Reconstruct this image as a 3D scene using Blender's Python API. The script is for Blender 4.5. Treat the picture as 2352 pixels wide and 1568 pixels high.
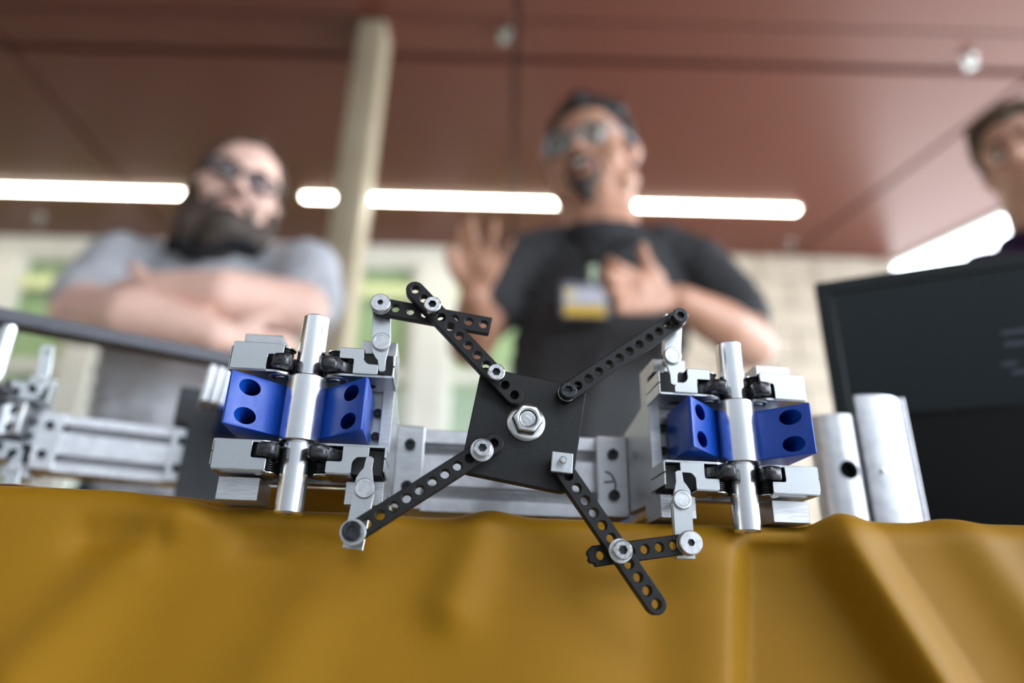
import bpy, bmesh, math, random
from math import sin, cos, pi, radians, hypot, atan2
from mathutils import Vector, Matrix, geometry, noise

random.seed(7)
scene = bpy.context.scene
for o in list(bpy.data.objects):
    bpy.data.objects.remove(o, do_unlink=True)
COL = scene.collection

# ------------------------------------------------------------------ camera
PITCH, ROLL, CAM_Z = radians(22.5), radians(1.5), 0.716
Fv = Vector((0, cos(PITCH), sin(PITCH)))
U0 = Vector((0, -sin(PITCH), cos(PITCH)))
Rv = Vector((1, 0, 0)) * cos(ROLL) + U0 * sin(ROLL)
Uv = U0 * cos(ROLL) - Vector((1, 0, 0)) * sin(ROLL)
cam = bpy.data.cameras.new('camera')
cam_ob = bpy.data.objects.new('camera', cam)
COL.objects.link(cam_ob)
m = Matrix((Rv, Uv, -Fv)).transposed().to_4x4()
m.translation = (0, 0, CAM_Z)
cam_ob.matrix_world = m
cam.sensor_width = 36.0
cam.lens = 24.0
cam.clip_start = 0.01
cam.dof.use_dof = True
cam.dof.focus_distance = 0.238
cam.dof.aperture_fstop = 3.6
scene.camera = cam_ob

# ------------------------------------------------------------------ sky, light, exposure
world = bpy.data.worlds.new('overcast_sky')
scene.world = world
world.use_nodes = True
bg = world.node_tree.nodes['Background']
bg.inputs['Color'].default_value = (0.82, 0.91, 1.0, 1)
bg.inputs['Strength'].default_value = 6.5
scene.view_settings.view_transform = 'Standard'
scene.view_settings.look = 'None'
scene.view_settings.gamma = 1.0
scene.view_settings.use_curve_mapping = False
scene.view_settings.exposure = 0.95
STRIP_POWER = 17.0

# ------------------------------------------------------------------ materials
def material(name, color, rough=0.5, metal=0.0, spec=0.5, coat=0.0):
    mt = bpy.data.materials.new(name)
    mt.use_nodes = True
    b = mt.node_tree.nodes['Principled BSDF']
    b.inputs['Base Color'].default_value = (*color, 1)
    b.inputs['Roughness'].default_value = rough
    b.inputs['Metallic'].default_value = metal
    b.inputs['Specular IOR Level'].default_value = spec
    b.inputs['Coat Weight'].default_value = coat
    return mt

def nodes_of(mt):
    nt = mt.node_tree
    return nt, nt.nodes, nt.links, nt.nodes['Principled BSDF']

def mapped(nt, scale):
    tc = nt.nodes.new('ShaderNodeTexCoord')
    mp = nt.nodes.new('ShaderNodeMapping')
    mp.inputs['Scale'].default_value = scale
    nt.links.new(tc.outputs['Object'], mp.inputs['Vector'])
    return mp

def grain(mt, scale, lo, hi, rough=None, bump=0.0, bumpdist=0.0001, detail=3.0, thresh=(0.35, 0.65)):
    """Noise that varies the colour between lo and hi, and the roughness, with a fine relief."""
    nt, N, L, b = nodes_of(mt)
    mp = mapped(nt, scale)
    nz = N.new('ShaderNodeTexNoise')
    nz.inputs['Scale'].default_value = 1.0
    nz.inputs['Detail'].default_value = detail
    L.new(mp.outputs[0], nz.inputs['Vector'])
    cr = N.new('ShaderNodeValToRGB')
    cr.color_ramp.elements[0].position, cr.color_ramp.elements[1].position = thresh
    cr.color_ramp.elements[0].color = (*lo, 1)
    cr.color_ramp.elements[1].color = (*hi, 1)
    L.new(nz.outputs['Fac'], cr.inputs['Fac'])
    L.new(cr.outputs['Color'], b.inputs['Base Color'])
    if rough:
        mr = N.new('ShaderNodeMapRange')
        mr.inputs['From Min'].default_value, mr.inputs['From Max'].default_value = thresh
        mr.inputs['To Min'].default_value, mr.inputs['To Max'].default_value = rough
        L.new(nz.outputs['Fac'], mr.inputs['Value'])
        L.new(mr.outputs[0], b.inputs['Roughness'])
    if bump:
        bp = N.new('ShaderNodeBump')
        bp.inputs['Strength'].default_value = bump
        bp.inputs['Distance'].default_value = bumpdist
        L.new(nz.outputs['Fac'], bp.inputs['Height'])
        L.new(bp.outputs[0], b.inputs['Normal'])
    return mt

MAT = {}
MAT['zinc'] = grain(material('zinc_plate', (0.6, 0.62, 0.63), 0.30, 1.0), (2200, 2200, 2200), (0.52, 0.54, 0.55), (0.59, 0.60, 0.60))
MAT['zinc_dull'] = grain(material('zinc_dull', (0.6, 0.6, 0.6), 0.45, 1.0), (600, 600, 600), (0.44, 0.45, 0.46), (0.56, 0.56, 0.57), (0.38, 0.5))
MAT['milled'] = grain(material('milled_aluminium', (0.7, 0.7, 0.7), 0.4, 1.0), (150, 900, 3000), (0.46, 0.47, 0.48), (0.60, 0.60, 0.61), (0.32, 0.48), 0.1, 0.00005)
MAT['anodised'] = grain(material('anodised_aluminium', (0.75, 0.75, 0.76), 0.42, 1.0), (200, 200, 200), (0.56, 0.56, 0.58), (0.66, 0.66, 0.68), (0.38, 0.46))
MAT['turned'] = grain(material('turned_aluminium', (0.85, 0.85, 0.86), 0.2, 1.0), (40, 40, 2500), (0.72, 0.72, 0.73), (0.78, 0.78, 0.79))
def turned_finish(mt):
    nt, N, L, b = nodes_of(mt)
    tg = N.new('ShaderNodeTangent')
    tg.direction_type, tg.axis = 'RADIAL', 'Z'
    L.new(tg.outputs[0], b.inputs['Tangent'])
    b.inputs['Anisotropic'].default_value = 0.6
turned_finish(MAT['turned'])
MAT['steel'] = grain(material('steel_screw', (0.7, 0.7, 0.7), 0.22, 1.0), (900, 900, 900), (0.50, 0.51, 0.51), (0.62, 0.62, 0.61), (0.18, 0.3))
MAT['black_screw'] = grain(material('black_oxide', (0.02, 0.02, 0.025), 0.3, 0.6), (900, 900, 900), (0.014, 0.015, 0.018), (0.035, 0.036, 0.042), (0.25, 0.4))
MAT['jaw'] = grain(material('black_jaw', (0.012, 0.012, 0.015), 0.28), (700, 700, 700), (0.008, 0.008, 0.01), (0.022, 0.022, 0.027), (0.2, 0.42), 0.2, 0.0001)
MAT['spring'] = material('black_spring_wire', (0.03, 0.03, 0.032), 0.3, 0.8)
MAT['nylon'] = grain(material('black_sintered_nylon', (0.013, 0.013, 0.014), 0.6, 0.0, 0.3), (3200, 3200, 3200), (0.0028, 0.0028, 0.003), (0.022, 0.022, 0.023), (0.5, 0.62), 0.35, 0.00012, 2.0, (0.56, 0.8))
MAT['socket'] = material('socket_recess_shade', (0.06, 0.06, 0.062), 0.35, 0.9)  # dark colour standing in for the shade inside screw sockets
MAT['dark_block'] = grain(material('dark_anodised_block', (0.03, 0.033, 0.04), 0.5), (300, 300, 300), (0.012, 0.0135, 0.017), (0.018, 0.020, 0.025))
MAT['core'] = material('latch_inside', (0.01, 0.01, 0.01), 0.5)
MAT['steel_bar'] = grain(material('mill_scale_bar', (0.2, 0.2, 0.21), 0.45, 0.7), (60, 400, 400), (0.055, 0.055, 0.062), (0.085, 0.085, 0.095), (0.4, 0.55))

def layered_blue():
    mt = material('printed_blue_plastic', (0.0015, 0.046, 0.32), 0.38, 0.0, 0.4)
    nt, N, L, b = nodes_of(mt)
    mp = mapped(nt, (1, 1, 1))
    w = N.new('ShaderNodeTexWave')
    w.wave_type, w.bands_direction = 'BANDS', 'X'
    w.inputs['Scale'].default_value = 700
    w.inputs['Distortion'].default_value = 0.3
    L.new(mp.outputs[0], w.inputs['Vector'])
    bp = N.new('ShaderNodeBump')
    bp.inputs['Strength'].default_value = 0.12
    bp.inputs['Distance'].default_value = 0.0001
    L.new(w.outputs['Fac'], bp.inputs['Height'])
    L.new(bp.outputs[0], b.inputs['Normal'])
    nz = N.new('ShaderNodeTexNoise')
    nz.inputs['Scale'].default_value = 400
    L.new(mp.outputs[0], nz.inputs['Vector'])
    mr = N.new('ShaderNodeMapRange')
    mr.inputs['To Min'].default_value, mr.inputs['To Max'].default_value = 0.28, 0.46
    L.new(nz.outputs['Fac'], mr.inputs['Value'])
    L.new(mr.outputs[0], b.inputs['Roughness'])
    return mt
MAT['blue'] = layered_blue()

def twill():
    mt = material('mustard_twill', (0.56, 0.30, 0.035), 0.55, 0.0, 0.2)
    nt, N, L, b = nodes_of(mt)
    b.inputs['Sheen Weight'].default_value = 0.12
    b.inputs['Sheen Roughness'].default_value = 0.4
    b.inputs['Sheen Tint'].default_value = (1.0, 0.75, 0.25, 1)
    tc = N.new('ShaderNodeTexCoord')
    mp = N.new('ShaderNodeMapping')
    mp.inputs['Rotation'].default_value = (0, 0, radians(52))
    L.new(tc.outputs['UV'], mp.inputs['Vector'])
    w = N.new('ShaderNodeTexWave')
    w.bands_direction = 'X'
    w.inputs['Scale'].default_value = 820
    w.inputs['Distortion'].default_value = 0.6
    w.inputs['Detail'].default_value = 1.0
    w.inputs['Detail Scale'].default_value = 2.0
    L.new(mp.outputs[0], w.inputs['Vector'])
    cr = N.new('ShaderNodeMix')
    cr.data_type = 'RGBA'
    cr.inputs['A'].default_value = (0.235, 0.110, 0.002, 1)
    cr.inputs['B'].default_value = (0.275, 0.135, 0.0035, 1)
    L.new(w.outputs['Fac'], cr.inputs['Factor'])
    L.new(cr.outputs['Result'], b.inputs['Base Color'])
    bp = N.new('ShaderNodeBump')
    bp.inputs['Strength'].default_value = 0.15
    bp.inputs['Distance'].default_value = 0.00015
    L.new(w.outputs['Fac'], bp.inputs['Height'])
    L.new(bp.outputs[0], b.inputs['Normal'])
    return mt
MAT['cloth'] = twill()

def glass_thin(name, tint=(1, 1, 1), refl=(1, 1, 1), f0=0.05):
    mt = bpy.data.materials.new(name)
    mt.use_nodes = True
    nt = mt.node_tree
    nt.nodes.clear()
    out = nt.nodes.new('ShaderNodeOutputMaterial')
    mix = nt.nodes.new('ShaderNodeMixShader')
    tr = nt.nodes.new('ShaderNodeBsdfTransparent')
    gl = nt.nodes.new('ShaderNodeBsdfGlossy')
    lw = nt.nodes.new('ShaderNodeLayerWeight')          # Schlick: the same from both sides of a thin pane
    lw.inputs['Blend'].default_value = 0.5
    pw = nt.nodes.new('ShaderNodeMath')
    pw.operation = 'POWER'
    pw.inputs[1].default_value = 5.0
    fr = nt.nodes.new('ShaderNodeMapRange')
    fr.inputs['To Min'].default_value = f0
    nt.links.new(lw.outputs['Facing'], pw.inputs[0])
    nt.links.new(pw.outputs[0], fr.inputs['Value'])
    tr.inputs['Color'].default_value = (*tint, 1)
    gl.inputs['Roughness'].default_value = 0.02
    gl.inputs['Color'].default_value = (*refl, 1)
    nt.links.new(fr.outputs[0], mix.inputs[0])
    nt.links.new(tr.outputs[0], mix.inputs[1])
    nt.links.new(gl.outputs[0], mix.inputs[2])
    nt.links.new(mix.outputs[0], out.inputs[0])
    return mt

def emitter(name, color, strength):
    mt = material(name, color)
    b = mt.node_tree.nodes['Principled BSDF']
    b.inputs['Emission Color'].default_value = (*color, 1)
    b.inputs['Emission Strength'].default_value = strength
    return mt

# ------------------------------------------------------------------ mesh helpers
MM = 0.001

class MB:
    """Collects shapes; build() links them as one mesh object."""
    def __init__(self):
        self.bm = bmesh.new()

    def prism(self, poly, axis, lo, hi):
        bm = self.bm
        def P(a, b, t):
            return {'y': (a, t, b), 'z': (a, b, t), 'x': (t, a, b)}[axis]
        A = [bm.verts.new(P(a, b, lo)) for a, b in poly]
        B = [bm.verts.new(P(a, b, hi)) for a, b in poly]
        n = len(poly)
        fs = [bm.faces.new(A), bm.faces.new(B[::-1])]
        for i in range(n):
            j = (i + 1) % n
            fs.append(bm.faces.new((A[i], B[i], B[j], A[j])))
        bmesh.ops.recalc_face_normals(bm, faces=fs)
        return self

    def box(self, x0, x1, y0, y1, z0, z1):
        return self.prism([(x0, y0), (x1, y0), (x1, y1), (x0, y1)], 'z', z0, z1)

    def rings(self, rings, close_start=True, close_end=True):
        """Skin a list of equal-length vertex rings."""
        bm = self.bm
        R = [[bm.verts.new(p) for p in r] for r in rings]
        n = len(R[0])
        fs = []
        for a, b in zip(R, R[1:]):
            for i in range(n):
                j = (i + 1) % n
                fs.append(bm.faces.new((a[i], a[j], b[j], b[i])))
        if close_start:
            fs.append(bm.faces.new(R[0][::-1]))
        if close_end:
            fs.append(bm.faces.new(R[-1]))
        bmesh.ops.recalc_face_normals(bm, faces=fs)
        return self

    def lathe(self, prof, c=(0, 0, 0), axis='z', seg=32, shape=None):
        """prof: (radius, t) pairs along the axis; shape(angle, i) scales a ring's radius."""
        rings = []
        for i, (r, t) in enumerate(prof):
            ring = []
            for k in range(seg):
                a = 2 * pi * k / seg
                rr = r * (shape(a, i) if shape else 1.0)
                p, q = rr * cos(a), rr * sin(a)
                v = {'z': (p, q, t), 'y': (p, t, q), 'x': (t, p, q)}[axis]
                ring.append((v[0] + c[0], v[1] + c[1], v[2] + c[2]))
            rings.append(ring)
        return self.rings(rings)

    def cyl(self, c, axis, r, lo, hi, seg=24, r2=None):
        return self.lathe([(r, lo), (r if r2 is None else r2, hi)], c, axis, seg)

    def tube(self, pts, r, seg=8, closed=False):
        pts = [Vector(p) for p in pts]
        n = len(pts)
        rings, prev = [], None
        for i, p in enumerate(pts):
            a = pts[(i - 1) % n] if closed or i > 0 else p
            b = pts[(i + 1) % n] if closed or i < n - 1 else p
            t = (b - a).normalized()
            if prev is None:
                ref = Vector((0, 0, 1)) if abs(t.z) < 0.9 else Vector((1, 0, 0))
                nrm = t.cross(ref).normalized()
            else:
                nrm = (prev - t * prev.dot(t)).normalized()
            prev = nrm
            bn = t.cross(nrm)
            rr = r[i] if isinstance(r, (list, tuple)) else r
            rings.append([tuple(p + nrm * rr * cos(2 * pi * k / seg) + bn * rr * sin(2 * pi * k / seg)) for k in range(seg)])
        if closed:
            rings.append(rings[0])
            self.rings(rings, False, False)
            bmesh.ops.remove_doubles(self.bm, verts=self.bm.verts[:], dist=1e-7)
        else:
            self.rings(rings)
        return self

    def transform(self, mat):
        bmesh.ops.transform(self.bm, matrix=mat, verts=self.bm.verts[:])
        return self

    def mesh(self, name, mats, bevel=0.0, bseg=1, sx=1, scale=MM, smooth=35, ang=30):
        bm = self.bm
        if bevel:
            es = [e for e in bm.edges if len(e.link_faces) == 2 and e.calc_face_angle(0) > radians(ang)]
            if es:
                bmesh.ops.bevel(bm, geom=es, offset=bevel, segments=bseg, profile=0.5, affect='EDGES', clamp_overlap=True)
        for v in bm.verts:
            v.co = Vector((v.co.x * sx, v.co.y, v.co.z)) * scale
        if sx < 0:
            bmesh.ops.reverse_faces(bm, faces=bm.faces[:])
        me = bpy.data.meshes.new(name)
        bm.to_mesh(me)
        bm.free()
        for mt in (mats if isinstance(mats, (list, tuple)) else [mats]):
            me.materials.append(mt)
        if smooth:
            me.polygons.foreach_set('use_smooth', [True] * len(me.polygons))
            me.set_sharp_from_angle(angle=radians(smooth))
        return me

    def build(self, name, mats, parent=None, **kw):
        return link(name, self.mesh(name, mats, **kw), parent)

def link(name, me, parent=None, loc=None, rz=None):
    o = bpy.data.objects.new(name, me)
    COL.objects.link(o)
    o.parent = parent
    if loc is not None:
        o.location = loc
    if rz is not None:
        o.rotation_euler = (0, 0, rz)
    return o

def tag(o, label=None, cat=None, group=None, kind=None):
    for k, v in (('label', label), ('category', cat), ('group', group), ('kind', kind)):
        if v:
            o[k] = v
    return o

def thing(name, label, cat, loc=(0, 0, 0), rz=0.0, group=None):
    o = link(name, None, None, loc, rz)
    return tag(o, label, cat, group)

def struct(o):
    o['kind'] = 'structure'
    return o

def kids(o):
    return [c for c in scene.objects if c.parent == o]

def copy_tree(o, parent=None):
    c = o.copy()
    COL.objects.link(c)
    c.parent = parent
    for ch in kids(o):
        copy_tree(ch, c)
    return c

def holed(outer, holes, axis, lo, hi):
    """A flat plate with true through-holes: constrained triangulation of both faces and walls."""
    pts, edges = [], []
    loops = [outer] + holes
    for lp in loops:
        s = len(pts)
        pts += [Vector(p) for p in lp]
        edges += [(s + i, s + (i + 1) % len(lp)) for i in range(len(lp))]
    vo, eo, fo, ov, oe, of = geometry.delaunay_2d_cdt(pts, edges, [], 0, 1e-6)
    def inside(p, lp):
        r = False
        j = len(lp) - 1
        for i in range(len(lp)):
            (xi, yi), (xj, yj) = lp[i], lp[j]
            if (yi > p[1]) != (yj > p[1]) and p[0] < (xj - xi) * (p[1] - yi) / (yj - yi) + xi:
                r = not r
            j = i
        return r
    mb = MB()
    bm = mb.bm
    def P(a, b, t):
        return {'y': (a, t, b), 'z': (a, b, t), 'x': (t, a, b)}[axis]
    A = [bm.verts.new(P(v.x, v.y, lo)) for v in vo]
    B = [bm.verts.new(P(v.x, v.y, hi)) for v in vo]
    for f in fo:
        c = sum((vo[i] for i in f), Vector((0, 0))) / len(f)
        if inside(c, outer) and not any(inside(c, h) for h in holes):
            bm.faces.new([A[i] for i in f])
            bm.faces.new([B[i] for i in reversed(f)])
    cnt = {}
    for f in bm.faces[:]:
        for e in f.edges:
            cnt[e] = cnt.get(e, 0) + 1
    idx = {v: i for i, v in enumerate(A)}
    for e, k in list(cnt.items()):
        if k == 1 and e.verts[0] in idx and e.verts[1] in idx:
            i, j = idx[e.verts[0]], idx[e.verts[1]]
            bm.faces.new((A[i], A[j], B[j], B[i]))
    bmesh.ops.delete(bm, geom=[v for v in bm.verts if not v.link_faces], context='VERTS')
    bmesh.ops.recalc_face_normals(bm, faces=bm.faces[:])
    return mb

def circle(c, r, n=20, squash=None):
    return [(c[0] + r * cos(2 * pi * k / n), c[1] + r * sin(2 * pi * k / n)) for k in range(n)]

def rounded(poly, rad, n=5):
    """Rounds the corners of a polygon; rad is one radius or one per corner."""
    out = []
    N = len(poly)
    for i in range(N):
        p = Vector(poly[i])
        a = Vector(poly[i - 1])
        b = Vector(poly[(i + 1) % N])
        r = rad[i] if isinstance(rad, (list, tuple)) else rad
        d1, d2 = (a - p), (b - p)
        L = min(d1.length, d2.length) * 0.49
        d1.normalize(); d2.normalize()
        ang = d1.angle(d2)
        if r <= 0 or ang > pi - 0.02:
            out.append((p.x, p.y)); continue
        t = min(r / math.tan(ang / 2), L)
        s, e = p + d1 * t, p + d2 * t
        for k in range(n + 1):
            u = k / n
            q = s * (1 - u) ** 2 + p * 2 * u * (1 - u) + e * u ** 2
            out.append((q.x, q.y))
    return out

def boolean_cut(me, cutter_me):
    a = bpy.data.objects.new('cut_a', me)
    b = bpy.data.objects.new('cut_b', cutter_me)
    COL.objects.link(a); COL.objects.link(b)
    md = a.modifiers.new('b', 'BOOLEAN')
    md.operation, md.object, md.solver = 'DIFFERENCE', b, 'EXACT'
    dg = bpy.context.evaluated_depsgraph_get()
    new = bpy.data.meshes.new_from_object(a.evaluated_get(dg))
    bpy.data.objects.remove(a); bpy.data.objects.remove(b)
    new.polygons.foreach_set('use_smooth', [True] * len(new.polygons))
    new.set_sharp_from_angle(angle=radians(35))
    return new

# ------------------------------------------------------------------ the setting (metres)
H = 3.2
def mat_ceiling():
    mt = material('red_brown_metal_ceiling', (0.15, 0.055, 0.04), 0.32, 0.0, 0.5)
    mt.node_tree.nodes['Principled BSDF'].inputs['Specular Tint'].default_value = (1.0, 0.72, 0.62, 1)
    nt, N, L, b = nodes_of(mt)
    mp = mapped(nt, (1, 1, 1))
    w = N.new('ShaderNodeTexWave')
    w.bands_direction = 'Y'
    w.inputs['Scale'].default_value = 6.0
    w.inputs['Distortion'].default_value = 0.0
    L.new(mp.outputs[0], w.inputs['Vector'])
    bp = N.new('ShaderNodeBump')
    bp.inputs['Strength'].default_value = 0.05
    bp.inputs['Distance'].default_value = 0.004
    L.new(w.outputs['Fac'], bp.inputs['Height'])
    L.new(bp.outputs[0], b.inputs['Normal'])
    nz = N.new('ShaderNodeTexNoise')
    nz.inputs['Scale'].default_value = 0.8
    L.new(mp.outputs[0], nz.inputs['Vector'])
    mx = N.new('ShaderNodeMix')
    mx.data_type = 'RGBA'
    mx.inputs['A'].default_value = (0.100, 0.028, 0.018, 1)
    mx.inputs['B'].default_value = (0.120, 0.035, 0.023, 1)
    L.new(nz.outputs['Fac'], mx.inputs['Factor'])
    L.new(mx.outputs['Result'], b.inputs['Base Color'])
    return mt
MAT['ceiling'] = mat_ceiling()
MAT['concrete'] = grain(material('concrete_paving', (0.4, 0.39, 0.37), 0.8), (3, 3, 3), (0.48, 0.47, 0.45), (0.58, 0.57, 0.55))
MAT['cream'] = grain(material('cream_paint', (0.72, 0.68, 0.55), 0.45), (5, 5, 5), (0.70, 0.69, 0.62), (0.76, 0.75, 0.68))
MAT['beige'] = grain(material('beige_block', (0.55, 0.45, 0.34), 0.8), (14, 14, 14), (0.44, 0.37, 0.29), (0.52, 0.45, 0.36), None, 0.3, 0.003)
MAT['mortar'] = material('beige_mortar', (0.42, 0.36, 0.29), 0.9)
MAT['post'] = grain(material('tan_post_paint', (0.5, 0.42, 0.29), 0.4), (4, 4, 4), (0.36, 0.30, 0.205), (0.41, 0.345, 0.24))
MAT['groove'] = material('ceiling_groove', (0.05, 0.022, 0.018), 0.6)
MAT['blind'] = grain(material('pale_green_blind', (0.42, 0.55, 0.28), 0.8), (3, 3, 40), (0.56, 0.64, 0.42), (0.63, 0.70, 0.48))
MAT['hem'] = material('yellow_green_hem', (0.75, 0.80, 0.42), 0.6)
MAT['interior'] = material('interior_grey', (0.30, 0.33, 0.27), 0.8)
MAT['pane'] = glass_thin('window_glass', (0.92, 0.97, 0.92))

# ground
struct(MB().box(-30, 30, -30, 30, -0.05, 0).build('floor', MAT['concrete'], None, scale=1.0))
struct(MB().box(-6, 0.6, -2.2, 4.2, 0, 0.008).build('floor_bounce_blocker', grain(material('dark_bounce_blocker', (0.12, 0.11, 0.10), 0.7), (4, 4, 4), (0.10, 0.09, 0.08), (0.15, 0.14, 0.13)), None, scale=1.0))  # unseen dark slab, added to cut light bouncing up to the ceiling
# ceiling: a backing slab that carries separate metal panels with open joints
def jr(y): return 2.02 + (4.09 - y) * 0.279
def ed(y): return 2.72 + (4.33 - y) * 0.492
Y0, YA, YB, Y1 = -2.2, 2.27, 2.50, 4.50
back = MB().prism([(-6, Y0), (ed(Y0) + 0.05, Y0), (ed(Y1) + 0.05, Y1), (-6, Y1)], 'z', H + 0.03, H + 0.2).build('ceiling', MAT['groove'], None, scale=1.0)
struct(back)
g = 0.011
def panel(xl, xr, ya, yb, z0=H, z1=H + 0.03):
    poly = [(xl(ya) + g, ya + g), (xr(ya) - g, ya + g), (xr(yb) - g, yb - g), (xl(yb) + g, yb - g)]
    MB().prism(poly, 'z', z0, z1).build('ceiling_panel', MAT['ceiling'], back, scale=1.0, bevel=0.004)
xs = [lambda y: -6.0, lambda y: -4.3, lambda y: -2.44, lambda y: -0.02, jr, ed]
for ya, yb in ((Y0, 0.0), (0.0, YA), (YB, Y1)):
    for a, b2 in zip(xs, xs[1:]):
        panel(a, b2, ya, yb)
for a, b2 in zip(xs, xs[1:]):
    panel(a, b2, YA, YB, H + 0.016, H + 0.03)
# fascia along the open edge
fas = MB().prism([(ed(Y0), Y0), (ed(Y0) + 0.05, Y0), (ed(Y1) + 0.05, Y1), (ed(Y1), Y1)], 'z', H - 0.02, H + 0.2).build('trim_1', MAT['cream'], None, scale=1.0)
struct(fas)

# back wall: window bays on the left, blockwork on the right
WY = 4.26
struct(MB().box(-6, 0.35, WY, WY + 0.12, 3.06, H).build('wall_back', MAT['cream'], None, scale=1.0))
bays = [(-5.6, -3.68), (-3.50, -2.98), (-2.78, -2.05), (-1.88, -0.667), (-0.45, 0.30)]
for i, (xa, xb) in enumerate(bays):
    fr = MB()
    fw = 0.05
    fr.box(xa, xa + fw, WY + 0.03, WY + 0.09, 0.3, 3.06).box(xb - fw, xb, WY + 0.03, WY + 0.09, 0.3, 3.06)
    for za, zb in ((0.3, 0.36), (2.19, 2.28), (2.80, 2.90), (3.03, 3.06)):
        fr.box(xa + fw, xb - fw, WY + 0.03, WY + 0.09, za, zb)
    w = struct(fr.build('window_%d' % (i + 1), MAT['cream'], None, scale=1.0, bevel=0.004))
    for za, zb in ((0.36, 2.19), (2.28, 2.80), (2.90, 3.03)):
        MB().box(xa + fw, xb - fw, WY + 0.055, WY + 0.061, za, zb).build('pane', MAT['pane'], w, scale=1.0)
    MB().box(xa + 0.02, xb - 0.02, WY + 0.11, WY + 0.115, 2.16, 3.05).build('roller_blind', MAT['blind'], w, scale=1.0)
    MB().box(xa + fw, xb - fw, WY + 0.022, WY + 0.03, 2.80, 2.90).build('transom_face', MAT['hem'], w, scale=1.0)
edges = [-6.0] + [v for ab in bays for v in ab] + [0.35]
k = 0
for xa, xb in zip(edges[0::2], edges[1::2]):
    struct(MB().box(xa, xb, WY, WY + 0.12, 0, 3.06).build('trim_%d' % (k + 2), MAT['cream'], None, scale=1.0))
    k += 1
struct(MB().box(-6, 0.35, WY, WY + 0.12, 0, 0.3).build('baseboard_back', MAT['cream'], None, scale=1.0))
struct(MB().box(-6, 2.7, 7.9, 8.0, 0, 4.2).build('wall_interior', MAT['interior'], None, scale=1.0))
struct(MB().box(-6, 2.7, WY + 0.13, 7.9, 4.2, 4.3).build('ceiling_interior', MAT['interior'], None, scale=1.0))
wr = struct(MB().box(0.35, 2.72, WY + 0.02, WY + 0.22, 0, H).build('wall_right', MAT['mortar'], None, scale=1.0))
bme = MB().box(0, 0.385, 0, 0.03, 0, 0.19).mesh('block', MAT['beige'], scale=1.0, bevel=0.006)
for row in range(5, 16):
    off = -0.2 if row % 2 else 0.0
    for cix in range(7):
        x = 0.36 + off + cix * 0.395
        if x < 0.35 or x + 0.385 > 2.73:
            continue
        o = link('block', bme, wr, (x, WY - 0.008, 0.2 * row + 0.005))
struct(MB().box(-6.2, -6, -6, 8, 0, 4.3).build('wall_sky_blocker_left', MAT['beige'], None, scale=1.0))  # out of view, put in to keep sky light off the left side

struct(MB().box(-6.2, 0.6, -4.05, -3.86, 0, 5.6).build('wall_sky_blocker_tall', material('sky_blocker_brown', (0.16, 0.13, 0.11), 0.9), None, scale=1.0))  # unseen tall wall behind the camera, added to block sky from the left
struct(MB().box(-6.2, 5.2, -3.85, -3.62, 0, 3.4).build('wall_sky_blocker_front', material('sky_blocker_grey', (0.20, 0.21, 0.225), 0.8), None, scale=1.0))  # unseen wall behind the camera, added to hold back frontal sky light

# post
po = MB().box(-0.726, -0.605, 2.29, 2.44, 0, H + 0.03).build('support_post', MAT['post'], None, scale=1.0, bevel=0.006, bseg=2)
tag(po, 'tan square steel post rising to the red-brown ceiling between the two men', 'post')
MB().box(-0.80, -0.53, 2.22, 2.51, 0, 0.02).build('base_plate', MAT['post'], po, scale=1.0)

# linear lights set in the ceiling
strip = emitter('strip_light_glow', (1.0, 0.95, 0.80), STRIP_POWER)
hous = material('strip_light_housing', (0.6, 0.58, 0.5), 0.4)
for xa, xb, lab in ((-4.9, -2.10, 'long glowing ceiling strip light at the left, ending behind the bearded man'), (-1.34, 1.78, 'long glowing ceiling strip light passing behind the post and the man in black')):
    lt = thing('strip_light', lab, 'light', ((xa + xb) / 2, 3.66, H), 0, 'ceiling strip lights')
    hw = (xb - xa) / 2
    MB().box(-hw - 0.02, hw + 0.02, -0.03, 0.03, -0.012, -0.001).build('housing', hous, lt, scale=1.0)
    MB().box(-hw, hw, -0.020, 0.020, -0.022, -0.012).build('diffuser', strip, lt, scale=1.0)
# sprinklers
chrome = material('chrome', (0.42, 0.42, 0.40), 0.2, 1.0)
for (x, y), lab in (((-0.07, 2.34), 'small chrome sprinkler head in the ceiling band above the man in black'), ((2.1, 2.42), 'small chrome sprinkler head in the ceiling band toward the right corner'),
                    ((1.9, 4.08), 'faint sprinkler head low on the ceiling, above the beige block wall'), ((-3.23, 4.0), 'faint sprinkler head on the ceiling just above the left window')):
    s = thing('sprinkler', lab, 'sprinkler', (x, y, H + (0.016 if y < 3 else 0)), 0, 'ceiling sprinklers')
    MB().lathe([(0.032, 0), (0.030, -0.006), (0.016, -0.011)], seg=24).build('escutcheon', chrome, s, scale=1.0)
    MB().lathe([(0.011, -0.012), (0.011, -0.045), (0.024, -0.047), (0.024, -0.05)], seg=20).build('deflector', chrome, s, scale=1.0)

# ------------------------------------------------------------------ the gripper machine (local millimetres, x right, y away from the camera, z up)
YAW = radians(5.5)
MORG = Vector((0.00588, 0.24226, 0.78441))
def mloc(x, y=0.0, z=0.0):
    return MORG + Matrix.Rotation(YAW, 3, 'Z') @ (Vector((x, y, z)) * MM)

def cap_head(c, y0, y1, R, hexr, depth, chamf=0.35):
    """A socket head whose front is at y1 (towards the camera, y1 < y0), hexagon recess."""
    def hx(a, i):
        if i < 3:
            return 1.0
        k = (a % (pi / 3)) - pi / 6
        return cos(pi / 6) / cos(k)
    return MB().lathe([(R, y0), (R, y1 + chamf), (R - chamf, y1), (hexr, y1), (hexr * 0.97, y1 + depth), (0.05, y1 + depth + 0.15)], (c[0], 0, c[1]), 'y', 36, hx)

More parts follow.
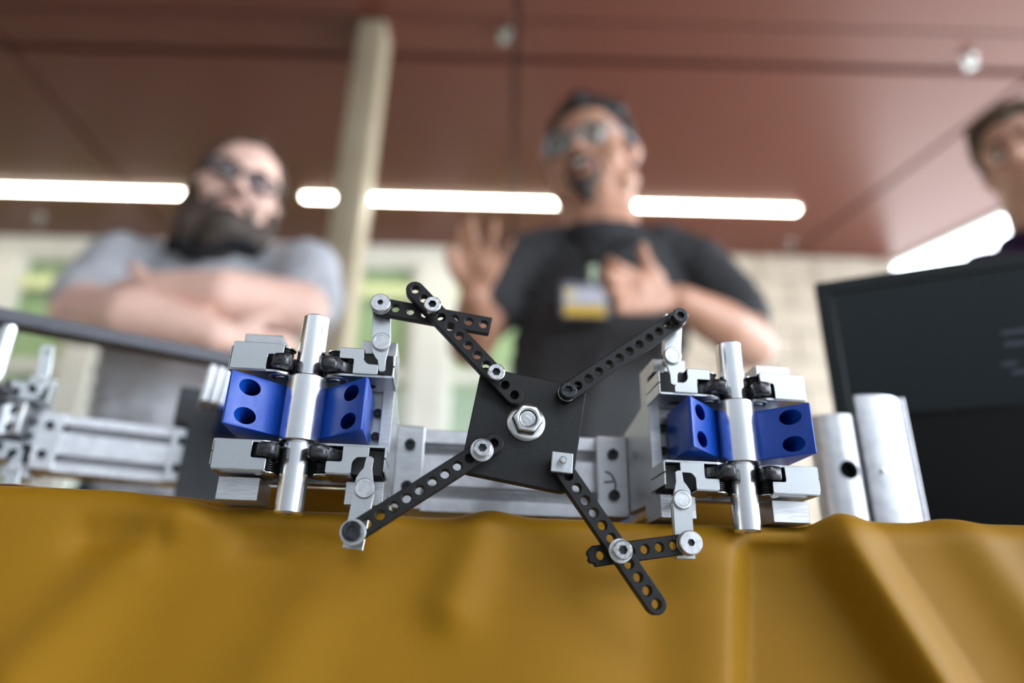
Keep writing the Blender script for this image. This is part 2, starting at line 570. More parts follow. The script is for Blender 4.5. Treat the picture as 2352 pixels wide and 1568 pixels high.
def screw(parent, c, y0, R, h, mat, hexr=None, washer=None, shank_to=None, wmat='zinc_dull'):
    y1 = y0 - h
    mb = cap_head(c, y0, y1, R, hexr or R * 0.5, h * 0.6)
    if shank_to is not None:
        mb.cyl((c[0], 0, c[1]), 'y', 1.4, y0, shank_to, 12)
    s = mb.build('socket_screw', [MAT[mat], MAT['socket']], parent, smooth=30)
    hr = (hexr or R * 0.5) * MM
    for f in s.data.polygons:                     # shade of the hexagon recess put into its colour, darker than the head
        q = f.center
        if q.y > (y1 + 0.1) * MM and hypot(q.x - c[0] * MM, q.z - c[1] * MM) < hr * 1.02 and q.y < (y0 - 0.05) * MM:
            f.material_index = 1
    if washer:
        MB().lathe([(1.6, y0), (washer, y0), (washer, y0 + 0.7), (1.6, y0 + 0.7)], (c[0], 0, c[1]), 'y', 32).build('washer', MAT[wmat], s, bevel=0.1, smooth=30)
    return s

# ---- clamp unit
def lever_mesh(sx, pivot, tip, screw_pt, hole_end=False):
    pv, tp, sc = Vector(pivot), Vector(tip), Vector(screw_pt)
    d = (sc - pv).normalized()
    n = Vector((d.y, -d.x))
    if n.x > 0:
        n = -n                                   # n points to the rod side (-u)
    td = (tp - pv)
    tl = td.length
    td.normalize()
    tn = Vector((td.y, -td.x))
    if tn.x > 0:
        tn = -tn
    e = sc + d * 4.6
    poly = [e - n * 3.3, pv - n * 3.2, tp - tn * 1.3 - td * 4, tp - tn * 1.2 - td * 0.6, tp - tn * 0.4, tp + tn * 0.8, tp + tn * 1.3 - td * 0.8,
            tp + tn * 1.5 - td * (tl * 0.38), tp + tn * 2.4 - td * (tl * 0.50), pv + tn * 3.5 + td * 3.2, pv + n * 3.4, e + n * 3.3]
    poly = [(p.x, p.y) for p in poly]
    if hole_end:
        mb = holed(rounded(poly, [3, 0, 0, 0, 0, 0, 0, 0, 0, 0, 0, 3]), [circle(sc, 1.5)], 'y', -7.6, -6.3)
    else:
        mb = MB().prism(poly, 'y', -7.6, -6.3)
    # folded rear lip along the wall side
    a, b = pv - n * 3.3 + d * 1.0, e - n * 3.3
    mb.prism([(a.x, a.y), (a.x + n.x * 0.9, a.y + n.y * 0.9), (b.x + n.x * 0.9, b.y + n.y * 0.9), (b.x, b.y)], 'y', -6.3, -4.6)
    return mb.mesh('lever', MAT['zinc'], bevel=0.15, sx=sx)

def v_block_mesh(side, sx, mat):
    prof = [(22.4, -13.8), (23.2, -13.0), (23.2, 11.2), (0.8, 11.2), (0.8, 7.9)]
    prof = [(side * u, y) for u, y in prof]
    me = MB().prism(prof, 'z', -9.4, 9.4).mesh('v_block', MAT[mat], bevel=0.45, bseg=2, sx=sx)
    c = MB()
    for z in (4.9, -5.2):
        c.cyl((side * 17.2, 0, z), 'y', 2.9, -30, 6.5, 28)
    cm = c.mesh('cutter', MAT[mat], sx=sx)
    return boolean_cut(me, cm)

def flip(poly, s):
    return [(u, z * s) for u, z in poly]

def build_latch(unit, s, sx, lever):
    """s = +1 the upper latch, -1 the lower one, mirrored in z."""
    base = rounded([(-26.6, -4.9), (-10.5, -4.9), (-6.2, -2.2), (-6.2, 6.5), (6.2, 6.5), (6.2, -2.2), (10.5, -4.9), (30.2, -4.9), (30.2, 12.0), (-26.6, 12.0)],
                   [0, 2, 3, 3, 3, 3, 2, 0, 0, 0])
    hb = holed(base, [circle((21.5, 6.0), 2.4, 16), circle((-21, 7), 1.0, 12)], 'z', min(12.4 * s, 13.2 * s), max(12.4 * s, 13.2 * s))
    for sd in (-1, 1):
        hb.lathe([(4.4, 12.4 * s), (4.2, 12.05 * s), (3.2, 11.95 * s), (3.0, 12.3 * s)], (9.6 * sd, 1.0, 0), 'z', 28)
        hb.lathe([(2.3, 12.4 * s), (2.2, 11.8 * s), (0.8, 11.6 * s)], (9.6 * sd, 1.0, 0), 'z', 24)
    latch = hb.build('latch', MAT['zinc'], unit, bevel=0.12, sx=sx)
    # side walls: two folded strips with a seam between them
    for u, t, nm in ((30.2, 30.9, 1), (-27.2, -26.6, -1)):
        for za, zb in ((12.5, 16.7), (17.0, 21.4)):
            w = MB().prism([(-4.9, za * s), (12.0, za * s), (12.0, zb * s), (-4.9, zb * s)], 'x', min(u, t), max(u, t))
            w.build('side_wall', MAT['zinc'], latch, bevel=0.2, sx=sx)
    # front plates: L on the far side, Z on the lever side
    L_ = flip([(-26.3, 12.7), (-26.2, 22.7), (-8.7, 22.7), (-8.7, 18.7), (-13.9, 18.7), (-13.9, 12.8)], s)
    Z_ = flip([(11.1, 22.7), (19.7, 22.7), (19.7, 18.6), (21.2, 17.0), (25.1, 16.9), (25.1, 13.2), (16.3, 13.2), (16.3, 18.7), (11.1, 18.7)], s)
    for poly, rad in ((L_, [0.6, 0.3, 0.6, 0.4, 0.8, 0.4]), (Z_, [0.6, 0.6, 1.6, 1.6, 0.4, 0.4, 0.4, 0.7, 0.5])):
        MB().prism(rounded(poly, rad, 3), 'y', -5.9, -5.0).build('front_plate', MAT['zinc'], latch, bevel=0.18, sx=sx)
    # outer covers, folded over from the front plates
    for u0, u1 in ((-26.2, -8.8), (11.2, 19.6)):
        MB().box(u0, u1, -5.2, 9.5, min(22.5 * s, 23.1 * s), max(22.5 * s, 23.1 * s)).build('cover', MAT['zinc'], latch, bevel=0.2, sx=sx)
    # dark mechanism seen through the cut-outs
    MB().prism(rounded([(-26, -3.6), (-14.5, -3.6), (-14.5, 4.5), (-14.5, 9.3), (-26, 9.3)], 0.1), 'z', min(13.6 * s, 22 * s), max(13.6 * s, 22 * s)).build('mechanism', MAT['core'], latch, sx=sx)
    MB().box(15.0, 29.8, -1.5, 9.3, min(13.6 * s, 22 * s), max(13.6 * s, 22 * s)).build('mechanism', MAT['core'], latch, sx=sx)
    MB().box(-14.5, 15.0, 7.5, 9.3, min(13.6 * s, 22 * s), max(13.6 * s, 22 * s)).build('mechanism', MAT['core'], latch, sx=sx)
    # jaws that close in front of the rod
    jaw = [(18.5, -1.5), (14.5, -3.2), (13.0, -4.4), (10.8, -9.0), (6.6, -9.8), (4.9, -7.6), (4.9, -5.0), (5.6, -2.0), (6.2, 3.5), (12.5, 6.0), (18.5, 3.5)]
    for sd in (-1, 1):
        j = [(sd * u, y) for u, y in jaw]
        MB().prism(j, 'z', min(13.7 * s, 18.2 * s), max(13.7 * s, 18.2 * s)).build('jaw', MAT['jaw'], latch, bevel=0.55, sx=sx)
        turns, n = 5, 14
        pts = [(sd * 9.8 + 3.1 * cos(2 * pi * k / n), 1.0 + 3.1 * sin(2 * pi * k / n), (18.5 + 4.0 * k / (turns * n)) * s) for k in range(turns * n + 1)]
        MB().tube(pts, 0.36, 6).cyl((sd * 9.8, 1.0, 0), 'z', 2.3, 18.2 * s, 22.6 * s, 20).build('spring', MAT['spring'], latch, sx=sx, smooth=60)
        MB().lathe([(4.0, 22.5 * s), (4.0, 23.0 * s), (2.6, 23.5 * s), (0.6, 23.5 * s)], (sd * 9.8, 1.0, 0), 'z', 28).build('spring_cap', MAT['steel'], latch, bevel=0.1, sx=sx)
    piv = lever[0]
    link('lever', lever_mesh(sx, *lever), latch)
    MB().lathe([(3.4, -7.6), (3.4, -8.5), (3.1, -8.8), (2.3, -8.8), (2.2, -8.7), (0.5, -8.75)], (piv[0], 0, piv[1]), 'y', 36).cyl((piv[0], 0, piv[1]), 'y', 1.6, -7.6, 0.5, 16).build('rivet', MAT['zinc_dull'], latch, sx=sx, smooth=30)

def side_plate_mesh(sx):
    poly = [(2, 29), (20, 29), (20, 15), (26, 13.5), (50, 10), (50, -24), (21, -24.8), (20, -31.8), (2, -31.8), (2, -23.4), (10, -23.4), (10, 23.4), (2, 23.4)]
    return MB().prism(poly, 'x', 26.3, 30.6).mesh('side_plate', MAT['milled'], bevel=0.2, sx=sx)

def clamp_unit(name, label, sx, top_lever, low_lever, vmat):
    t = thing(name, label, 'clamp')
    link('side_plate', side_plate_mesh(sx), t)
    MB().box(-24.5, 26.3, 13.5, 19.5, -23.2, 23.2).build('back_plate', MAT['milled'], t, bevel=0.2, sx=sx)
    for u0, u1 in ((-25.3, -11.6), (17.5, 26.3)):
        MB().box(u0, u1, 2, 20, 23.9, 29).build('top_block', MAT['milled'], t, bevel=0.2, sx=sx)
        MB().box(u0, u1, 2, 20, -31.8, -23.9).build('foot', MAT['milled'], t, bevel=0.2, sx=sx)
    for sd in (-1, 1):
        link('v_block', v_block_mesh(sd, sx, vmat), t)
    build_latch(t, 1, sx, top_lever)
    build_latch(t, -1, sx, low_lever)
    b = cap_head((24.9, 4.0), 13.5, 11.0, 1.6, 0.8, 1.2).build('socket_screw', MAT['black_screw'], t, sx=sx)
    b = cap_head((24.9, -5.0), 13.5, 11.0, 1.6, 0.8, 1.2).build('socket_screw', MAT['black_screw'], t, sx=sx)
    return t

left = clamp_unit('clamp_unit', 'zinc latch clamp with two blue blocks, left of the black cross linkage', 1,
                  ((25.6, 25.0), (26.9, 13.8), (24.4, 38.4)), ((25.1, -27.8), (25.9, -16.8), (23.7, -42.7)), 'blue')
left.location, left.rotation_euler = mloc(-79.8), (0, 0, YAW)
right = clamp_unit('clamp_unit', 'zinc latch clamp with two blue blocks, right of the black cross linkage', -1,
                   ((25.9, 26.7), (25.9, 15.2), (24.5, 39.4)), ((26.0, -27.0), (26.6, -16.6), (26.0, -42.0)), 'blue')
right.location, right.rotation_euler = mloc(80.2), (0, 0, YAW)
tag(left, group='latch clamps'); tag(right, group='latch clamps')

# ---- stepped rods held in the clamps
def rod_mesh(top):
    mb = MB().lathe([(4.3, -36.2), (4.9, -35.6), (4.9, -12.4), (4.5, -12.0), (4.5, -11.9), (6.5, -11.9), (6.95, -11.5), (6.95, 11.6), (6.6, 12.0), (4.9, 12.0), (4.9, top - 0.5), (4.4, top)], seg=56)
    me = mb.mesh('stepped_rod', MAT['turned'], smooth=30)
    cut = MB().cyl((0, 0, 0), 'z', 1.1, -50, -33.5, 20).mesh('cutter', MAT['turned'])
    return boolean_cut(me, cut)
ROD = rod_mesh(36.0)
for x, lab in ((-79.8, 'polished stepped aluminium rod held upright in the left blue-block clamp'), (80.2, 'polished stepped aluminium rod held upright in the right blue-block clamp')):
    r = link('stepped_rod', ROD, None, mloc(x), YAW)
    tag(r, lab, 'rod', 'stepped aluminium rods')

# ---- slotted rail between the clamps
def slotted_profile(y0, zc, depth=22.0, half=17.4, slots=(9.1, -9.1), sw=2.4, sd=9.0):
    """Front outline of the rail as (y, z), with T-slots in front and back."""
    f = [(y0, zc + half)]
    for s in slots:
        f += [(y0, zc + s + sw), (y0 + 2.0, zc + s + sw), (y0 + 2.0, zc + s + sw * 1.9), (y0 + sd, zc + s + sw * 1.2), (y0 + sd, zc + s - sw * 1.2), (y0 + 2.0, zc + s - sw * 1.9), (y0 + 2.0, zc + s - sw), (y0, zc + s - sw)]
    f += [(y0, zc - half), (y0 + depth, zc - half), (y0 + depth, zc + half)]
    return f

def build_rail(root, x0, x1, b0, b1, y0, zc):
    """Rail from x0 to x1 and its end brackets (x ranges b0 and b1)."""
    MB().prism(slotted_profile(y0, zc), 'x', x0, x1).build('extrusion', MAT['anodised'], root, bevel=0.25)
    for (xa, xb) in (b0, b1):
        br = MB().box(xa, xb, y0 - 6.5, y0 - 0.1, zc - 17.6, zc + 17.0).build('end_bracket', MAT['milled'], root, bevel=0.4)
        for zz in (8.6, -8.8):
            xm = (xa + xb) / 2
            cap_head((xm, zc + zz), y0 - 6.5, y0 - 9.0, 2.3, 1.2, 1.5).build('socket_screw', MAT['black_screw'], br, smooth=30)

rail = thing('rail', 'silver slotted aluminium rail between the two blue-block clamps', 'rail', mloc(0), YAW)
build_rail(rail, -49.3, 49.5, (-49.2, -37.6), (36.4, 49.5), 50.1, -8.6)

# hand-drawn marker strokes on the right end bracket
brk = [o for o in kids(rail) if o.name.startswith('end_bracket')][-1]
ink = material('marker_ink', (0.01, 0.01, 0.012), 0.5)
for st in ([(39.6, -7.3), (41.6, -8.0), (43.0, -9.6), (44.0, -12.6), (43.8, -14.4), (42.8, -15.7)], [(39.0, -11.9), (42.9, -11.4)]):
    MB().tube([(x, 43.58, z) for x, z in st], 0.42, 8).build('marker_stroke', ink, brk)

# ---- black cross linkage
lk = thing('cross_linkage', 'black perforated cross linkage bolted to a square hub plate', 'linkage', mloc(0), YAW)
hub_c = (-1.5, -5.2)
ha = radians(-8.9)
sq = [(-19.3, -19.3), (19.3, -19.3), (19.3, 19.3), (-19.3, 19.3)]
sq = [(hub_c[0] + x * cos(ha) - z * sin(ha), hub_c[1] + x * sin(ha) + z * cos(ha)) for x, z in sq]
MB().prism(rounded(sq, [3.2, 4.5, 1.2, 2.0]), 'y', -10.8, -6.3).build('hub_plate', MAT['nylon'], lk, bevel=0.3)
MB().cyl((-1.3, 0, -3.2), 'y', 4.2, -6.3, 51, 24).build('pivot_shaft', MAT['steel'], lk)
# flange nut with the threaded stud end showing
def hexs(a, i):
    return cos(pi / 6) / cos(((a + 0.1) % (pi / 3)) - pi / 6)
nut = MB().lathe([(6.7, -10.8), (6.7, -11.4), (6.2, -11.9), (5.2, -12.3)], (-1.3, 0, -3.2), 'y', 40).build('flange_nut', MAT['zinc'], lk, smooth=30)
MB().lathe([(5.5, -12.0), (5.5, -16.4), (4.9, -17.2), (3.3, -17.2), (3.1, -16.6), (3.05, -15.4)], (-1.3, 0, -3.2), 'y', 36,
           lambda a, i: hexs(a, i) if i < 3 else 1.0).build('hexagon', MAT['zinc'], nut, bevel=0.2)
MB().lathe([(2.95, -12.5), (2.95, -16.2), (2.5, -16.7), (0.3, -16.8)], (-1.3, 0, -3.2), 'y', 28).build('stud_end', MAT['steel'], nut, smooth=30)

def link_bar(p0, p1, n, y0, y1, cut_end=None, hw=3.35, hole=1.5):
    """A bar of n holes from the hole at p0 to the hole at p1; cut_end squares off the far end."""
    a, b = Vector(p0), Vector(p1)
    d = (b - a).normalized()
    nn = Vector((-d.y, d.x))
    out = []
    for k in range(9):
        t = pi / 2 + pi * k / 8
        out.append(a + d * hw * cos(t) + nn * hw * sin(t))
    if cut_end is None:
        for k in range(9):
            t = -pi / 2 + pi * k / 8
            out.append(b + d * hw * cos(t) + nn * hw * sin(t))
    elif cut_end == 'square':
        out += [b + d * 2.6 - nn * hw, b + d * 3.0 + nn * hw]
    else:
        out += [b + d * 2.2 - nn * hw, b + d * 3.9 - nn * 2.1, b + d * 4.5 - nn * 0.9, b + d * 3.8 - nn * 0.2, b + d * 4.3 + nn * 0.8, b + d * 3.9 + nn * 1.9, b + d * 2.4 + nn * 2.3, b + d * 2.2 + nn * hw]
    hs = [circle(a.lerp(b, k / (n - 1)), hole, 18) for k in range(n)]
    mb = holed([(p.x, p.y) for p in out], hs, 'y', y0, y1)
    return mb.build('perforated_link', MAT['nylon'], lk, bevel=0.28, ang=50)

YF0, YF1 = -14.6, -10.85
def at(p0, p1, i, n=12):
    v = Vector(p0).lerp(Vector(p1), i / (n - 1))
    return (v.x, v.y)
TL = ((-43.4, 43.8), (-6.0, 5.6)); TRn = ((12.6, 7.5), (55.0, 39.2)); BL = ((-12.6, -11.8), (-56.1, -42.8)); BR = ((10.1, -17.9), (41.0, -61.3))
CT = ((-55.5, 38.2), (-17.7, 33.4)); CB = ((54.2, -41.9), (24.2, -46.7))
for pr in (TL, TRn, BL, BR):
    link_bar(pr[0], pr[1], 12, YF0, YF1)
link_bar(CT[0], CT[1], 8, -10.7, -7.75, 'square')
link_bar(CB[0], CB[1], 7, -10.7, -7.75, 'ragged')
screw(lk, at(*TL, 2), YF0, 3.1, 3.4, 'steel', 1.5, shank_to=-7.8)
screw(lk, at(*TL, 9), YF0, 3.1, 3.4, 'steel', 1.5, shank_to=-8)
screw(lk, CT[0], -11.4, 3.6, 2.2, 'zinc_dull', 1.1, washer=3.7, shank_to=-6.3)
screw(lk, at(*TRn, 0), YF0, 3.0, 3.4, 'black_screw', 1.5, washer=3.2, shank_to=-8)
screw(lk, at(*TRn, 11), YF0, 3.0, 3.4, 'black_screw', 1.5, washer=3.2, shank_to=-6.3)
screw(lk, at(*BL, 1), YF0 - 0.7, 3.0, 3.2, 'steel', 1.5, washer=3.9, shank_to=-8)
screw(lk, at(*BL, 11), YF0 - 0.7, 3.1, 3.4, 'black_screw', 1.6, washer=4.1, shank_to=-6.3)
screw(lk, at(*BR, 7), YF0 - 0.7, 3.1, 3.2, 'steel', 1.6, washer=3.9, shank_to=-7.8)
screw(lk, CB[0], -11.4, 4.0, 2.3, 'zinc_dull', 1.3, washer=4.1, shank_to=-6.3)
sc = at(*BR, 0)
na = radians(-4)
sqn = [(sc[0] + 0.3 + x * cos(na) - z * sin(na), sc[1] + z * cos(na) + x * sin(na)) for x, z in ((-3.6, -3.5), (3.6, -3.5), (3.6, 3.5), (-3.6, 3.5))]
sn = MB().prism(sqn, 'y', -17.1, -14.7).build('square_nut', MAT['zinc'], lk, bevel=0.25)
MB().lathe([(1.3, -8.0), (1.3, -20.6), (1.0, -21.0), (0.3, -21.0)], (sc[0], 0, sc[1]), 'y', 20).build('screw_end', MAT['steel'], sn, smooth=30)

# ---- second machine behind, on the left
RYAW = radians(25)
RORG = Vector((-0.3056, 0.383, 0.8187))
def rloc(x, y=0.0, z=0.0):
    return RORG + Matrix.Rotation(RYAW, 3, 'Z') @ (Vector((x, y, z)) * MM)
rear = clamp_unit('clamp_unit', 'out-of-focus all-silver latch clamp behind the table edge, under the dark steel bar', 1,
                  ((25.4, 27.0), (26.4, 14.6), (23.8, 42.5)), ((25.1, -27.0), (25.9, -16.6), (25.5, -34.0)), 'milled')
for c in kids(rear):
    if c.name.startswith('latch'):
        for g in kids(c):
            if g.name.startswith('lever'):
                up = max(v.co.z for v in g.data.vertices) > 0
                if up:
                    g.data = lever_mesh(1, (25.4, 27.0), (26.4, 14.6), (23.8, 42.5), True)
rear.location, rear.rotation_euler = RORG, (0, 0, RYAW)
tag(rear, group='latch clamps')
r = link('stepped_rod', rod_mesh(56.8), None, RORG, RYAW)
tag(r, 'blurred stepped rod standing in the rear silver clamp, under the steel bar', 'rod', 'stepped aluminium rods')
rail2 = thing('rail', 'out-of-focus silver slotted rail running from the rear silver clamp to the black bracket', 'rail', RORG, RYAW)
build_rail(rail2, 29, 112, (29.0, 41.5), (101.0, 112.5), 6.0, -8.4)
BYAW = radians(36.5)
bar = MB().prism(rounded([(0, 0), (15, 0), (15, 9.0), (0, 9.0)], 0.8, 2), 'x', -70, 150).build('steel_bar', MAT['steel_bar'], None)
bar.location, bar.rotation_euler = (-0.3079, 0.3735, 0.8757), (0, radians(-2.2), BYAW)
tag(bar, 'dark grey flat steel bar laid across the rear rod, below the folded arms', 'bar')

bk = thing('bracket', 'charcoal notched bracket standing between the rear rail and the left clamp', 'bracket', (-0.2127, 0.420, 0.752), RYAW)
MB().prism([(9, 0), (62, 0), (62, 101), (0, 101), (0, 78), (9, 76)], 'y', 0, 20).build('body', MAT['dark_block'], bk, bevel=0.8)
MB().prism(rounded([(24, 72), (56, 72), (58, 98), (27, 98)], 0.8, 2), 'y', -66, 0).build('blue_pad', MAT['blue'], bk, bevel=0.4)
rc = MB()
for k in range(3):
    x0 = 12.5 + 4.6 * k
    rc.prism(rounded([(x0, 74), (x0 + 3.7, 74), (x0 + 5.7, 96), (x0 + 2.0, 96)], 1.6, 4), 'y', -70 + 1.5 * k, -50)
rc.build('ribbed_catch', MAT['zinc_dull'], bk, bevel=1.5, bseg=3)
MB().prism([(23, 76), (29, 76), (30, 94), (25, 94)], 'y', -64, -46).build('catch_body', MAT['dark_block'], bk, bevel=0.4)

# ---- aluminium channel with a round hole, on the right
def channel():
    t = thing('aluminium_channel', 'shiny curved aluminium channel with a round hole, beside the black screen', 'channel', mloc(162.5, 84, -31.6), YAW)
    seg = 26
    def wall(pl, th, z1, slope=0.0):
        """Vertical sheet following the plan line pl."""
        L_, R_ = [], []
        for i, p in enumerate(pl):
            a = Vector(pl[max(i - 1, 0)]); b = Vector(pl[min(i + 1, len(pl) - 1)])
            d = (b - a).normalized(); n = Vector((-d.y, d.x))
            L_.append(Vector(p)); R_.append(Vector(p) + n * th)
        return [(p.x, p.y) for p in L_ + R_[::-1]]
    arc = rounded([(0.5, 12), (0.5, 9.0), (1.5, 4.5), (5, 0.8), (11, -1.4), (17, -1.2), (22, 0.6), (25.5, 2.0), (40, 2.4)], [0, 6, 6, 8, 8, 8, 6, 3, 0], 3)
    me = MB().prism(wall(arc, 3.0, 70), 'z', 0, 69).mesh('curved_wall', MAT['anodised'], bevel=0.4, ang=50)
    cut = MB().cyl((12.5, 0, 39.5), 'y', 4.9, -20, 20, 28).mesh('cutter', MAT['anodised'])
    link('curved_wall', boolean_cut(me, cut), t)
    fl = [(20.5, -2.5), (24, -4.5), (32, -6.0), (40, -5.0), (45.0, -2.0), (48.0, -3.5)]
    MB().prism(wall(fl, 3.2, 80), 'z', 0, 79).build('edge_flange', MAT['anodised'], t, bevel=0.4, ang=50)
    MB().box(4, 46, 8, 11, 0, 66).build('back_wall', MAT['dark_block'], t, bevel=0.3)
    MB().lathe([(1.2, -6.4), (1.2, -8.0), (0.4, -8.2)], (26.5, 0, 38.5), 'y', 16).build('rivet', MAT['steel'], t)
channel()

# ---- monitor and black case
SY = radians(-24)
mon = thing('monitor', 'black monitor with a dark blank screen, at the right table edge', 'monitor', (0.2201, 0.444, 0.7535), SY)
MB().box(0, 330, 0, 14, 60, 198.5).build('housing', material('black_monitor_plastic', (0.008, 0.008, 0.009), 0.35), mon, bevel=1.5, bseg=2)
bz = material('monitor_bezel', (0.008, 0.010, 0.010), 0.28, 0.0, 0.25)
MB().box(0.5, 10, -2.2, 0, 62, 198).build('bezel_side', bz, mon, bevel=0.6)
MB().box(10, 329, -2.2, 0, 188, 198).build('bezel_top', bz, mon, bevel=0.6)
scr = material('blank_screen', (0.009, 0.014, 0.015), 0.22, 0.0, 0.2)
MB().box(10, 329, -1.0, -0.05, 62, 188).build('screen', scr, mon)
tx = material('screen_bar_faint', (0.03, 0.04, 0.055), 0.3)  # slightly lighter colour for the short bars on the screen
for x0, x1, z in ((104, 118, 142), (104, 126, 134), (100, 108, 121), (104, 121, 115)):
    MB().box(x0, x1, -1.15, -1.0, z, z + 2.6).build('screen_bar', tx, mon)
MB().box(60, 270, 2, 60, 0, 3).build('stand_foot', bz, mon, bevel=1)
MB().box(140, 190, 14, 26, 0, 120).build('stand_neck', bz, mon, bevel=1)
case = thing('equipment_case', 'plain black equipment case standing in front of the blank monitor', 'case', (0.2150, 0.4300, 0.7540), SY)
cm = material('black_case_plastic', (0.0025, 0.0025, 0.003), 0.5, 0.0, 0.15)
MB().box(2, 330, 0, 10, 0, 92).build('body', cm, case, bevel=1.2, bseg=2)
MB().box(6, 326, -1.2, 0.0, 4, 88).build('front_panel', cm, case, bevel=0.5)
can = thing('canister', 'grey round-lidded canister just showing over the cloth below the rear rail', 'canister', (-0.2960, 0.5230, 0.7525))
MB().lathe([(22, 0), (23, 1), (23, 34), (22, 35)], seg=40).build('body', MAT['dark_block'], can, smooth=30)
MB().lathe([(23.6, 35), (24, 36), (24, 41), (22.5, 43), (12, 45.5), (0.5, 46)], seg=40).build('lid', MAT['zinc_dull'], can, smooth=30)
# paper
pp = material('brown_paper', (0.33, 0.22, 0.17), 0.7)
p = MB().prism(rounded([(-70, 0), (8, 0), (20, 8), (20, 90), (-70, 90)], 1), 'z', 0, 0.4).build('paper_sheet', pp, None)
p.location, p.rotation_euler = (-0.195, 0.262, 0.7605), (0, 0, radians(4))
tag(p, 'brownish paper sheet lying on the yellow cloth at the far left', 'paper')

# ------------------------------------------------------------------ table and cloth
TYAW = radians(3.2)
TORG = Vector((0.006, 0.2490, 0.7518))
tab = thing('table', 'folding table hidden beneath the yellow cloth', 'table', TORG, TYAW)
tm = material('table_laminate', (0.35, 0.33, 0.3), 0.5)
MB().box(-900, 900, 24, 740, -26, -2.5).build('tabletop', tm, tab, bevel=2)
for sx_ in (-1, 1):
    for yy in (80, 660):
        MB().cyl((sx_ * 800, yy, 0), 'z', 14, -751, -26, 16).build('leg', MAT['zinc_dull'], tab)

def sstep(x, a, b):
    t = max(0.0, min(1.0, (x - a) / (b - a)))
    return t * t * (3 - 2 * t)
def gs(x, w):
    return math.exp(-(x / w) ** 2)
def seg_gs(u, s, p, q, w, endw=14.0):
    """Soft ridge along the segment p-q."""
    P, Q, X = Vector(p), Vector(q), Vector((u, s))
    d = Q - P
    t = (X - P).dot(d) / d.length_squared
    tc = max(0.0, min(1.0, t))
    dist = (X - (P + d * tc)).length if t != tc else abs((X - P).cross(d)) / d.length
    return gs(dist, w)
def front(u, s):
    """How far the hanging cloth stands out (mm, towards the camera)."""
    fade = sstep(s, 0, 10)
    a = 79 - 0.13 * s
    b = 106 + 0.52 * s
    h = 0.0
    h += 5.0 * sstep(u, a - 34, a - 8) * (1 - sstep(u, a - 7, a + 9)) * sstep(s, 2, 20)
    h += -8.0 * sstep(u, a - 5, a + 10) * (1 - sstep(u, b - 10, b)) * sstep(s, 4, 24)
    h += 11.5 * sstep(u, b - 7, b + 2) * (1 - 0.6 * sstep(u, b + 3, b + 22))
    h += 3.5 * gs(u - (b + 52), 12)
    h += 4.5 * seg_gs(u, s, (-12, 2), (-24, 34), 9)
    h += 5.0 * seg_gs(u, s, (-120, 6), (-158, 58), 11)
    h += 3.0 * seg_gs(u, s, (-60, 10), (-86, 70), 13)
    h -= 3.2 * seg_gs(u, s, (-150, 16), (-126, 15), 6)
    h -= 3.0 * seg_gs(u, s, (-62, 17), (-96, 15), 6)
    h -= 2.5 * seg_gs(u, s, (84, 14), (98, 13), 5)
    h += 5 * noise.noise(Vector((u * 0.018, s * 0.006, 3.1)))
    far = sstep(s, 40, 300)
    h += far * (14 * sin(u * 0.045 + 1.0) + 8 * sin(u * 0.021))
    return h * fade
def top_z(u, y):
    z = 5.2 * sstep(-u, 96, 150) * gs(y - 6, 40) + 3.2 * sstep(u, 104, 116) * gs(y - 10, 30) + 2.6 * gs(u + 12, 11) * gs(y - 4, 22)
    z += 1.2 * gs(u - 122, 6) * gs(y - 10, 30) + 1.4 * gs(u - 158, 10) * gs(y - 8, 30) - 1.0 * gs(u + 34, 14) * gs(y - 4, 20)
    z += 0.7 * noise.noise(Vector((u * 0.03, y * 0.02, 0.0))) * gs(y, 90)
    mask = 1.0
    for c in (-80, 80):
        mask *= 1 - (sstep(u, c - 36, c - 26) * (1 - sstep(u, c + 26, c + 36)))
    rise = sstep(y, 23, 32) * (1 - sstep(y, 120, 200)) * max(sstep(u, -190, -140) * (1 - sstep(u, -52, -40)), sstep(u, 40, 52) * (1 - sstep(u, 112, 130)))
    gap = sstep(y, 21.5, 34) * (1 - sstep(y, 90, 150)) * max(sstep(u, -112, -104) * (1 - sstep(u, -60, -54)), sstep(u, 54, 60) * (1 - sstep(u, 104, 112)))
    return max(z, -1.5) * mask + max(5.2 * rise, 13.2 * gap)
us = []
u = -1000.0
while u < 1000:
    us.append(u)
    u += 1.6 if -240 < u < 240 else 20.0
us.append(1000.0)
RAD = 7.0
ts = [(-680 + 20.0 * i) for i in range(32)]
t = -46.0
while t < 84:
    ts.append(t); t += 1.5
while t < 735:
    ts.append(t); t += 12.0
cb = bmesh.new()
uvl = cb.loops.layers.uv.new('UVMap')
grid = []
for u in us:
    row = []
    side = max(0.0, abs(u) - 915)
    for t in ts:
        if t <= 0:
            y, z, s = RAD - t, 0.0, 0.0
            nrm = Vector((0, 0, 1))
        elif t < RAD * pi / 2:
            a = t / RAD
            y, z, s = RAD - RAD * sin(a), -RAD + RAD * cos(a), t
            nrm = Vector((0, -sin(a), cos(a)))
        else:
            y, z, s = 0.0, -RAD - (t - RAD * pi / 2), t
            nrm = Vector((0, -1, 0))
        wtop = 1 - sstep(t, 0, 16)
        z += top_z(u, max(y, 0)) * wtop
        p = Vector((max(-915, min(915, u)), y, z)) + nrm * front(u, max(t, 0))
        if side > 0:
            if t <= 0: p.z -= side
            p.x += math.copysign(6 * min(1, side / 30), u)
        row.append(cb.verts.new(p * MM))
    grid.append(row)
